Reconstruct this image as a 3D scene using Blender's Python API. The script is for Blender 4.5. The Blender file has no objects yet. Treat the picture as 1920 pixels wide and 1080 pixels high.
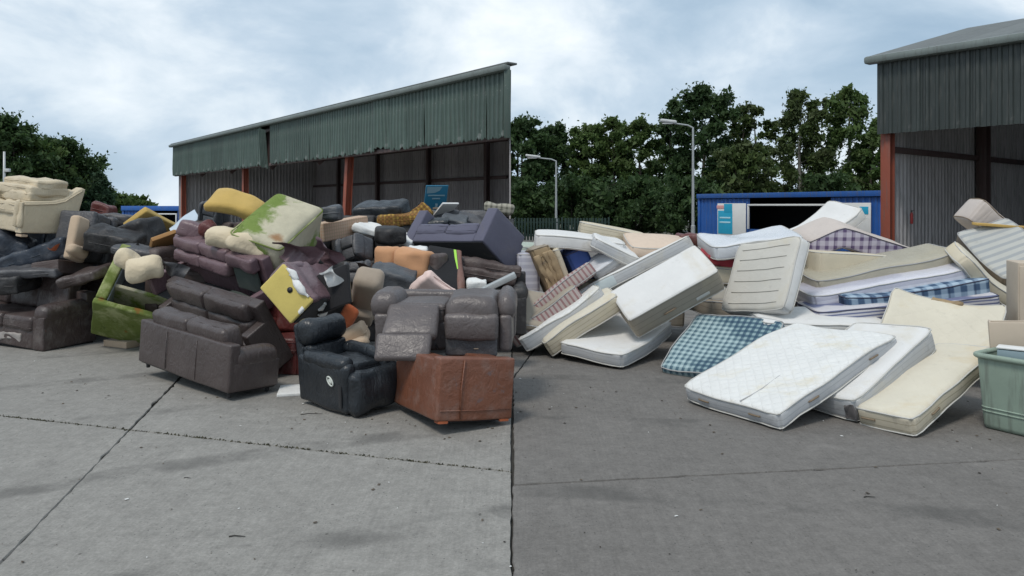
import bpy, math, random, itertools
import numpy as np
from mathutils import Matrix, Vector

# ------------------------------------------------------------------ camera
SC = bpy.context.scene
COL = SC.collection
CAM_H = 2.1
cam = bpy.data.cameras.new('camera')
cam.sensor_width = 36.0
cam.lens = 36.0 * 1400 / 1920
cam.shift_y = -155 / 1920
cam.clip_end = 2000
cam_o = bpy.data.objects.new('camera', cam)
cam_o.location = (0, 0, CAM_H)
cam_o.rotation_euler = (math.pi / 2, 0, 0)
COL.objects.link(cam_o)
SC.camera = cam_o
SC.render.resolution_x, SC.render.resolution_y = 1024, 576

# ------------------------------------------------------------------ sky
SUN_EL, SUN_AZ = math.radians(58), math.radians(215)      # azimuth clockwise from +Y
world = bpy.data.worlds.new('World')
SC.world = world
world.use_nodes = True
wt = world.node_tree
wt.nodes.clear()
def wn(t, **k):
    n = wt.nodes.new(t)
    for a, b in k.items():
        setattr(n, a, b)
    return n
wo = wn('ShaderNodeOutputWorld'); wb = wn('ShaderNodeBackground'); wb.inputs[1].default_value = 0.1
sky = wn('ShaderNodeTexSky', sky_type='NISHITA', sun_disc=False, sun_elevation=SUN_EL, sun_rotation=SUN_AZ)
tc = wn('ShaderNodeTexCoord')
sep = wn('ShaderNodeSeparateXYZ'); wt.links.new(tc.outputs['Generated'], sep.inputs[0])
def wmath(op, a, b=None):
    n = wn('ShaderNodeMath', operation=op)
    for i, v in enumerate((a, b)):
        if v is None: continue
        if isinstance(v, (int, float)): n.inputs[i].default_value = v
        else: wt.links.new(v, n.inputs[i])
    return n.outputs[0]
cmb = wn('ShaderNodeCombineXYZ')
wt.links.new(sep.outputs[0], cmb.inputs[0]); wt.links.new(sep.outputs[1], cmb.inputs[1])
wt.links.new(wmath('MULTIPLY', sep.outputs[2], 1.75), cmb.inputs[2])
def wnoise(scale, detail, rough, off, dist=0.0):
    m = wn('ShaderNodeMapping'); m.inputs['Location'].default_value = off
    wt.links.new(cmb.outputs[0], m.inputs[0])
    n = wn('ShaderNodeTexNoise'); n.inputs['Scale'].default_value = scale; n.inputs['Detail'].default_value = detail
    n.inputs['Roughness'].default_value = rough; n.inputs['Distortion'].default_value = dist
    wt.links.new(m.outputs[0], n.inputs['Vector'])
    return n.outputs['Fac']
def wramp(fac, stops):
    r = wn('ShaderNodeValToRGB'); e = r.color_ramp.elements
    while len(e) > 1: e.remove(e[-1])
    e[0].position = stops[0][0]; e[0].color = (*stops[0][1], 1)
    for p, c in stops[1:]:
        x = e.new(p); x.color = (*c, 1)
    wt.links.new(fac, r.inputs[0])
    return r.outputs[0]
cl1 = wnoise(2.1, 7, 0.50, (3.1, 7.7, 1.3), 0.25)
cl2 = wnoise(5.2, 8, 0.56, (9.4, 2.2, 0.4), 0.35)
mixf = wmath('ADD', wmath('MULTIPLY', cl1, 0.60), wmath('MULTIPLY', cl2, 0.40))
# radiance of the cloud deck (Background strength is 0.1)
clouds = wramp(mixf, [(0.37, (3.0, 4.1, 5.2)), (0.45, (3.8, 4.9, 6.0)), (0.51, (4.7, 5.7, 6.7)), (0.56, (6.1, 6.9, 7.6)), (0.66, (8.5, 8.9, 9.2))])
mask = wramp(mixf, [(0.34, (.72, .72, .72)), (0.46, (.96, .96, .96))])
mx = wn('ShaderNodeMix', data_type='RGBA')
wt.links.new(mask, mx.inputs[0]); wt.links.new(sky.outputs[0], mx.inputs[6]); wt.links.new(clouds, mx.inputs[7])
wt.links.new(mx.outputs[2], wb.inputs[0]); wt.links.new(wb.outputs[0], wo.inputs[0])

# ------------------------------------------------------------------ sun (soft, behind cloud)
sun = bpy.data.lights.new('sun', 'SUN')
sun.energy = 1.5
sun.angle = math.radians(14)
sun.color = (1.0, 0.94, 0.86)
sun_o = bpy.data.objects.new('sun', sun)
COL.objects.link(sun_o)
sd = Vector((math.sin(SUN_AZ) * math.cos(SUN_EL), math.cos(SUN_AZ) * math.cos(SUN_EL), math.sin(SUN_EL)))
sun_o.rotation_euler = sd.to_track_quat('Z', 'Y').to_euler()

vs = SC.view_settings
vs.view_transform = 'Standard'; vs.look = 'None'; vs.exposure = 0.33; vs.gamma = 1.0; vs.use_curve_mapping = False
SC.cycles.max_bounces = 6
SC.cycles.use_denoising = True
# ------------------------------------------------------------------ objects
def link(name, data, parent=None):
    o = bpy.data.objects.new(name, data)
    COL.objects.link(o)
    if parent is not None: o.parent = parent
    return o
def tag(o, label=None, cat=None, group=None, kind=None):
    for k, v in (('label', label), ('category', cat), ('group', group), ('kind', kind)):
        if v: o[k] = v
    return o
def mesh(name, V, F, mats, parent=None, smooth=True, angle=None, fm=None):
    me = bpy.data.meshes.new(name)
    me.from_pydata([tuple(map(float, v)) for v in V], [], F)
    for m in (mats if isinstance(mats, (list, tuple)) else [mats]): me.materials.append(m)
    if fm is not None: me.polygons.foreach_set('material_index', fm)
    if smooth:
        me.polygons.foreach_set('use_smooth', [True] * len(me.polygons))
        if angle: me.set_sharp_from_angle(angle=math.radians(angle))
    me.update()
    return link(name, me, parent)
def empty(name, M=None):
    o = link(name, None)
    o.empty_display_size = 0.1
    if M is not None: o.matrix_world = M
    return o
def pose(n, base=True):
    loc, R, d = POSE[n]
    M = Matrix([list(R[i]) + [loc[i]] for i in range(3)] + [[0, 0, 0, 1]])
    if base: M = M @ Matrix.Translation((0, 0, -d[2] / 2))
    return M, d

# ------------------------------------------------------------------ shapes (numpy)
_top = {}
def _lattice(nx, ny, nz):
    k = (nx, ny, nz)
    if k in _top: return _top[k]
    idx, pts = {}, []
    def vid(i, j, l):
        q = (i, j, l)
        if q not in idx: idx[q] = len(pts); pts.append(q)
        return idx[q]
    F = []
    for i in range(nx):
        for j in range(ny):
            F.append((vid(i, j, nz), vid(i + 1, j, nz), vid(i + 1, j + 1, nz), vid(i, j + 1, nz)))
            F.append((vid(i, j, 0), vid(i, j + 1, 0), vid(i + 1, j + 1, 0), vid(i + 1, j, 0)))
    for i in range(nx):
        for l in range(nz):
            F.append((vid(i, 0, l), vid(i + 1, 0, l), vid(i + 1, 0, l + 1), vid(i, 0, l + 1)))
            F.append((vid(i, ny, l), vid(i, ny, l + 1), vid(i + 1, ny, l + 1), vid(i + 1, ny, l)))
    for j in range(ny):
        for l in range(nz):
            F.append((vid(0, j, l), vid(0, j, l + 1), vid(0, j + 1, l + 1), vid(0, j + 1, l)))
            F.append((vid(nx, j, l), vid(nx, j + 1, l), vid(nx, j + 1, l + 1), vid(nx, j, l + 1)))
    _top[k] = (np.array(pts), F)
    return _top[k]
def rbox(d, r=0.02, step=0.12, seg=2, c=(0, 0, 0)):
    """box of size d centred on c with rounded edges; faces cut about every step metres"""
    ax = []
    for L in d:
        h = L / 2; rr = min(r, h * 0.96)
        n = max(1, int(round((L - 2 * rr) / step)))
        s = [1.0, 0.41] if seg == 2 else ([1.0, 0.6, 0.27] if seg == 3 else [1.0])
        lo = [-h + rr * (1 - q) for q in s]
        mid = list(np.linspace(-h + rr, h - rr, n + 1))
        ax.append(np.array(lo + mid + [-q for q in reversed(lo)]))
    P, F = _lattice(*(len(a) - 1 for a in ax))
    V = np.stack([ax[i][P[:, i]] for i in range(3)], 1)
    h = np.array(d) / 2; rr = np.minimum(r, h * 0.96)
    q = np.clip(V, -(h - rr), h - rr)
    e = (V - q) / rr
    ln = np.linalg.norm(e, axis=1, keepdims=True); ln[ln == 0] = 1
    mxx = np.abs(e).max(1, keepdims=True)
    V = q + e / ln * rr * np.where(mxx > 0, 1, 0)
    return V + np.array(c), F
def waves(V, seed, scale, n=7):
    rs = np.random.RandomState(seed)
    w = rs.normal(size=(n, 3)) * scale; p = rs.rand(n) * 6.28
    return np.sin(V @ w.T + p).sum(1) / math.sqrt(n)
def lumps(V, seed, scale, amp, c=None):
    """push the surface in and out by amp along the way from the centre plane"""
    c = V.mean(0) if c is None else c
    e = V - c
    h = np.abs(e).max(0) + 1e-6
    nrm = (e / h) ** 5
    nrm /= np.linalg.norm(nrm, axis=1, keepdims=True) + 1e-6
    return V + nrm * (waves(V, seed, scale) * amp)[:, None]
def puff(V, axis, amt, c, d):
    o = [i for i in range(3) if i != axis]
    e = V - np.array(c); h = np.array(d) / 2
    w = np.clip(1 - (e[:, o[0]] / h[o[0]]) ** 2, 0, 1) * np.clip(1 - (e[:, o[1]] / h[o[1]]) ** 2, 0, 1)
    V = V.copy(); V[:, axis] += np.sqrt(w) * amt * e[:, axis] / h[axis]
    return V
def cushion(d, c=(0, 0, 0), axis=2, seed=0, r=None, amt=None, lump=0.008, step=0.07):
    t = d[axis]
    V, F = rbox(d, r if r else min(0.26 * t, 0.045), step, 2, c)
    V = puff(V, axis, amt if amt is not None else 0.13 * t, c, d)
    V = lumps(V, seed, 9, lump, np.array(c))
    return lumps(V, seed + 500, 24, lump * 0.35, np.array(c)), F
def tube(P, r, n=6, closed=False):
    P = [Vector(p) for p in P]; V = []; F = []; m = len(P)
    for i, p in enumerate(P):
        a = P[(i + 1) % m] if (closed or i < m - 1) else p
        b = P[i - 1] if (closed or i > 0) else p
        t = (a - b).normalized()
        u = t.orthogonal().normalized() if i == 0 else (u0 - t * u0.dot(t)).normalized()
        u0 = u; w = t.cross(u)
        rr = r[i] if isinstance(r, (list, tuple)) else r
        for k in range(n):
            an = 2 * math.pi * k / n
            V.append(p + (u * math.cos(an) + w * math.sin(an)) * rr)
    for i in range(m if closed else m - 1):
        for k in range(n):
            j = (i + 1) % m
            F.append((i * n + k, i * n + (k + 1) % n, j * n + (k + 1) % n, j * n + k))
    if not closed:
        F.append(tuple(reversed(range(n)))); F.append(tuple(range((m - 1) * n, m * n)))
    return V, F
def rrect(dx, dy, r, z, n=4, sub=6):
    pts = []
    for cx, cy, a0 in ((dx / 2 - r, dy / 2 - r, 0), (-dx / 2 + r, dy / 2 - r, 90), (-dx / 2 + r, -dy / 2 + r, 180), (dx / 2 - r, -dy / 2 + r, 270)):
        for k in range(n + 1):
            a = math.radians(a0 + 90 * k / n)
            pts.append((cx + r * math.cos(a), cy + r * math.sin(a), z))
    out = []
    for i, p in enumerate(pts):
        q = pts[(i + 1) % len(pts)]
        L = math.dist(p, q); m = max(1, int(L / 0.12))
        for k in range(m):
            t = k / m; out.append(tuple(p[j] * (1 - t) + q[j] * t for j in range(3)))
    return out
def join(*parts):
    V, F = [], []
    for v, f in parts:
        o = len(V); V += [tuple(map(float, p)) for p in v]
        F += [tuple(i + o for i in q) for q in f]
    return V, F
def xform(V, M):
    return [M @ Vector(v) for v in V]
def box(name, d, c, m, parent=None, r=0.01, step=9, label=None):
    V, F = rbox(d, r, step, 1, c)
    o = mesh(name, V, F, m, parent, True, 35)
    if label: o['label'] = label
    return o
def prism(poly, z0, z1):
    n = len(poly)
    V = [(x, y, z0) for x, y in poly] + [(x, y, z1) for x, y in poly]
    F = [tuple(range(n, 2 * n)), tuple(reversed(range(n)))] + [(i, (i + 1) % n, n + (i + 1) % n, n + i) for i in range(n)]
    return V, F

# ------------------------------------------------------------------ materials
class NT:
    def __init__(s, name, rough=0.6, spec=0.5):
        s.m = bpy.data.materials.new(name); s.m.use_nodes = True
        s.t = s.m.node_tree; s.b = s.t.nodes['Principled BSDF']
        s.b.inputs['Roughness'].default_value = rough
        s.b.inputs['Specular IOR Level'].default_value = spec
        s._tc = None
    def n(s, t, **k):
        x = s.t.nodes.new(t)
        for a, b in k.items(): setattr(x, a, b)
        return x
    def put(s, sock, v):
        if v is None: return
        if isinstance(v, bpy.types.NodeSocket): s.t.links.new(v, sock)
        elif isinstance(v, (tuple, list)) and len(v) == 3 and sock.type == 'RGBA': sock.default_value = (*v, 1)
        else: sock.default_value = v
    @property
    def obj(s):
        if s._tc is None: s._tc = s.n('ShaderNodeTexCoord')
        return s._tc.outputs['Object']
    def pos(s): return s.n('ShaderNodeNewGeometry').outputs['Position']
    def island(s): return s.n('ShaderNodeNewGeometry').outputs['Random Per Island']
    def rnd(s): return s.n('ShaderNodeObjectInfo').outputs['Random']
    def map(s, v, sc=(1, 1, 1), loc=(0, 0, 0), rot=(0, 0, 0)):
        x = s.n('ShaderNodeMapping'); s.put(x.inputs[0], v)
        x.inputs['Scale'].default_value = sc; x.inputs['Location'].default_value = loc; x.inputs['Rotation'].default_value = rot
        return x.outputs[0]
    def noise(s, scale, detail=4, rough=0.55, v=None, dist=0.0):
        x = s.n('ShaderNodeTexNoise'); s.put(x.inputs['Vector'], v if v is not None else s.obj)
        x.inputs['Scale'].default_value = scale; x.inputs['Detail'].default_value = detail
        x.inputs['Roughness'].default_value = rough; x.inputs['Distortion'].default_value = dist
        return x.outputs['Fac']
    def vor(s, scale, v=None, feature='F1', out='Distance'):
        x = s.n('ShaderNodeTexVoronoi', feature=feature); s.put(x.inputs['Vector'], v if v is not None else s.obj)
        x.inputs['Scale'].default_value = scale
        return x.outputs[out]
    def math(s, op, a, b=None, c=None):
        x = s.n('ShaderNodeMath', operation=op)
        for i, v in enumerate((a, b, c)): s.put(x.inputs[i], v)
        return x.outputs[0]
    def ss(s, v, lo, hi):
        x = s.n('ShaderNodeMapRange', interpolation_type='SMOOTHSTEP'); s.put(x.inputs[0], v)
        x.inputs[1].default_value = lo; x.inputs[2].default_value = hi
        return x.outputs[0]
    def mix(s, f, a, b, mode='MIX'):
        x = s.n('ShaderNodeMix', data_type='RGBA', blend_type=mode)
        s.put(x.inputs[0], f); s.put(x.inputs[6], a); s.put(x.inputs[7], b)
        return x.outputs[2]
    def sep(s, v):
        x = s.n('ShaderNodeSeparateXYZ'); s.put(x.inputs[0], v); return x.outputs
    def vary(s, col, v, lo, hi):
        """multiply a colour by lo..hi as v goes 0..1"""
        f = s.math('ADD', s.math('MULTIPLY', v, hi - lo), lo)
        x = s.n('ShaderNodeVectorMath', operation='SCALE')
        if isinstance(col, (tuple, list)): x.inputs[0].default_value = col
        else: s.put(x.inputs[0], col)
        s.put(x.inputs['Scale'], f)
        return x.outputs[0]
    def bump(s, h, strength=0.3, dist=0.01, normal=None):
        x = s.n('ShaderNodeBump'); x.inputs['Strength'].default_value = strength; x.inputs['Distance'].default_value = dist
        s.put(x.inputs['Height'], h)
        if normal is not None: s.put(x.inputs['Normal'], normal)
        return x.outputs[0]
    def done(s, col, normal=None, rough=None):
        s.put(s.b.inputs['Base Color'], col)
        if normal is not None: s.put(s.b.inputs['Normal'], normal)
        if rough is not None: s.put(s.b.inputs['Roughness'], rough)
        return s.m
def leather(name, col, rough=0.42, wear=None, wear_at=0.62, dust=0.25, crease=0.20):
    t = NT(name, rough)
    v = t.noise(2.3, 4)
    c = t.vary(col, v, 0.72, 1.28)
    c = t.mix(t.math('MULTIPLY', t.ss(t.noise(5.5, 5, 0.62), 0.45, 0.8), dust), c, (0.32, 0.30, 0.28))
    if wear is not None:
        c = t.mix(t.ss(t.math('ADD', t.math('MULTIPLY', t.noise(3.1, 6, 0.65, dist=0.6), 0.75), t.math('MULTIPLY', t.noise(17, 3), 0.25)), wear_at, wear_at + 0.05), c, wear)
    cr = t.noise(7, 3, 0.6, t.map(t.obj, (1, 2.2, 1)), 1.6)
    g = t.vor(170)
    fold = t.math('POWER', t.math('ABSOLUTE', t.math('SUBTRACT', t.noise(6.5, 2, 0.5, t.map(t.obj, (1.7, 1, 0.7)), 1.3), 0.5)), 0.5)
    b = t.bump(fold, crease, 0.022, t.bump(cr, 0.42, 0.024, t.bump(g, 0.12, 0.002)))
    return t.done(c, b, t.math('ADD', t.math('MULTIPLY', t.noise(9, 4), 0.3), rough - 0.12))
def fabric(name, col, dirt=(0.16, 0.13, 0.10), dirt_at=0.6, amount=0.6, rough=0.9, bumpy=0.25, stain=None):
    t = NT(name, rough, 0.2)
    c = t.vary(col, t.noise(3.0, 5), 0.82, 1.14)
    c = t.vary(c, t.noise(240, 2), 0.85, 1.12)
    c = t.mix(t.math('MULTIPLY', t.ss(t.noise(2.1, 6, 0.66, dist=0.4), dirt_at, dirt_at + 0.16), amount), c, dirt)
    if stain is not None:
        c = t.mix(t.math('MULTIPLY', t.ss(t.noise(1.3, 3, 0.5, t.map(t.obj, loc=(4.2, 1.7, 0)), 0.3), 0.54, 0.66), 0.7), c, stain)
    b = t.bump(t.noise(8, 4, 0.6, dist=0.8), bumpy, 0.02, t.bump(t.noise(320, 2), 0.15, 0.002))
    t.b.inputs['Sheen Weight'].default_value = 0.15
    return t.done(c, b)
def stripe(t, co, period, duty=0.5, soft=0.08, phase=0.0):
    f = t.math('FRACT', t.math('ADD', t.math('DIVIDE', co, period), phase + 50))
    tri = t.math('ABSOLUTE', t.math('SUBTRACT', f, 0.5))          # .5 at edges, 0 in the middle
    return t.ss(tri, duty / 2 + soft / 2, duty / 2 - soft / 2) if False else t.math('SUBTRACT', 1.0, t.ss(tri, max(0.0, duty / 2 - soft / 2), duty / 2 + soft / 2))
def ticking(name, col, quilt=0.0, period=0.22, stain=(0.55, 0.47, 0.30), stain_amt=0.5, bands=None, check=None, wrap=0.0, rough=0.85, grime=0.35, axis='x'):
    """mattress cloth: quilting relief, stripes or checks, stains; wrap = thin plastic gloss"""
    t = NT(name, rough, 0.3)
    x, y, z = t.sep(t.obj)[0:3]
    c = t.vary(col, t.noise(4, 4), 0.9, 1.06)
    if bands:
        co, per, duty = bands
        s = stripe(t, {'x': x, 'y': y, 'z': z}[axis], per, duty)
        c = t.mix(s, c, co)
    if check:
        ca, cb, per, duty = check
        s1 = stripe(t, x, per, duty, 0.14); s2 = stripe(t, y, per, duty, 0.14, 0.2); s3 = stripe(t, z, per, duty, 0.14, 0.37)
        s = t.math('MULTIPLY', t.math('ADD', t.math('ADD', s1, s2), s3), 0.5)
        c = t.mix(t.math('MINIMUM', s, 1.0), c, ca)
        c = t.mix(t.math('SUBTRACT', s, 0.55), c, cb)
        th = stripe(t, x, per * 2.0, 0.07, 0.03, 0.31)
        c = t.mix(t.math('MULTIPLY', th, 0.5), c, cb)
    c = t.mix(t.math('MULTIPLY', t.ss(t.noise(1.7, 5, 0.6, dist=0.5), 0.52, 0.72), stain_amt), c, stain)
    c = t.mix(t.math('MULTIPLY', t.ss(t.noise(6.5, 6, 0.7), 0.56, 0.78), grime), c, (0.17, 0.15, 0.13))
    nb = t.bump(t.noise(5.5, 4, 0.6, dist=0.7), 0.22, 0.03)
    if quilt:
        k = math.pi / period
        q1 = t.math('ABSOLUTE', t.math('SINE', t.math('MULTIPLY', t.math('ADD', x, t.math('ADD', y, t.math('MULTIPLY', t.noise(2.5, 2), 0.05))), k)))
        q2 = t.math('ABSOLUTE', t.math('SINE', t.math('MULTIPLY', t.math('SUBTRACT', x, y), k)))
        q = t.math('POWER', t.math('MINIMUM', q1, q2), 0.45)
        nb = t.bump(q, quilt, 0.022, nb)
    nb = t.bump(t.noise(300, 2), 0.1, 0.002, nb)
    if wrap:
        t.b.inputs['Coat Weight'].default_value = wrap; t.b.inputs['Coat Roughness'].default_value = 0.18
        nb2 = t.bump(t.noise(9, 5, 0.7, t.map(t.obj, (1, 1, 2.5)), 2.0), 0.8, 0.03)
        t.put(t.b.inputs['Coat Normal'], nb2)
    return t.done(c, nb)
def plain(name, col, rough=0.6, metal=0.0, var=0.12, scale=4, bmp=0.0, spec=0.5):
    t = NT(name, rough, spec)
    t.b.inputs['Metallic'].default_value = metal
    c = t.vary(col, t.noise(scale, 5, 0.6), 1 - var, 1 + var)
    return t.done(c, t.bump(t.noise(scale * 9, 4), bmp, 0.01) if bmp else None)
def rusty(name, col, rust=(0.16, 0.07, 0.035), at=0.6, rough=0.6):
    t = NT(name, rough)
    c = t.vary(col, t.noise(1.8, 5, 0.6), 0.72, 1.25)
    c = t.vary(c, t.rnd(), 0.86, 1.14)
    f = t.math('ADD', t.math('MULTIPLY', t.noise(2.2, 7, 0.68), 0.7), t.math('MULTIPLY', t.noise(11, 4), 0.3))
    c = t.mix(t.ss(f, at, at + 0.07), c, rust)
    st = t.noise(3, 4, 0.6, t.map(t.obj, (6, 6, 0.5)))
    c = t.mix(t.math('MULTIPLY', t.ss(st, 0.48, 0.72), 0.5), c, (0.10, 0.10, 0.09))
    return t.done(c, t.bump(t.noise(30, 3), 0.08, 0.01), t.math('ADD', t.math('MULTIPLY', t.noise(6, 4), 0.3), rough - 0.15))

M = {}
M['black_plastic'] = plain('black_plastic', (0.02, 0.02, 0.022), 0.5)
M['lining'] = fabric('lining', (0.018, 0.018, 0.02), amount=0.3)
M['wood'] = plain('raw_wood', (0.36, 0.24, 0.13), 0.75, 0, 0.3, 6, 0.2)
M['white_foam'] = fabric('white_foam', (0.74, 0.74, 0.72), amount=0.25, bumpy=0.6)
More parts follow.
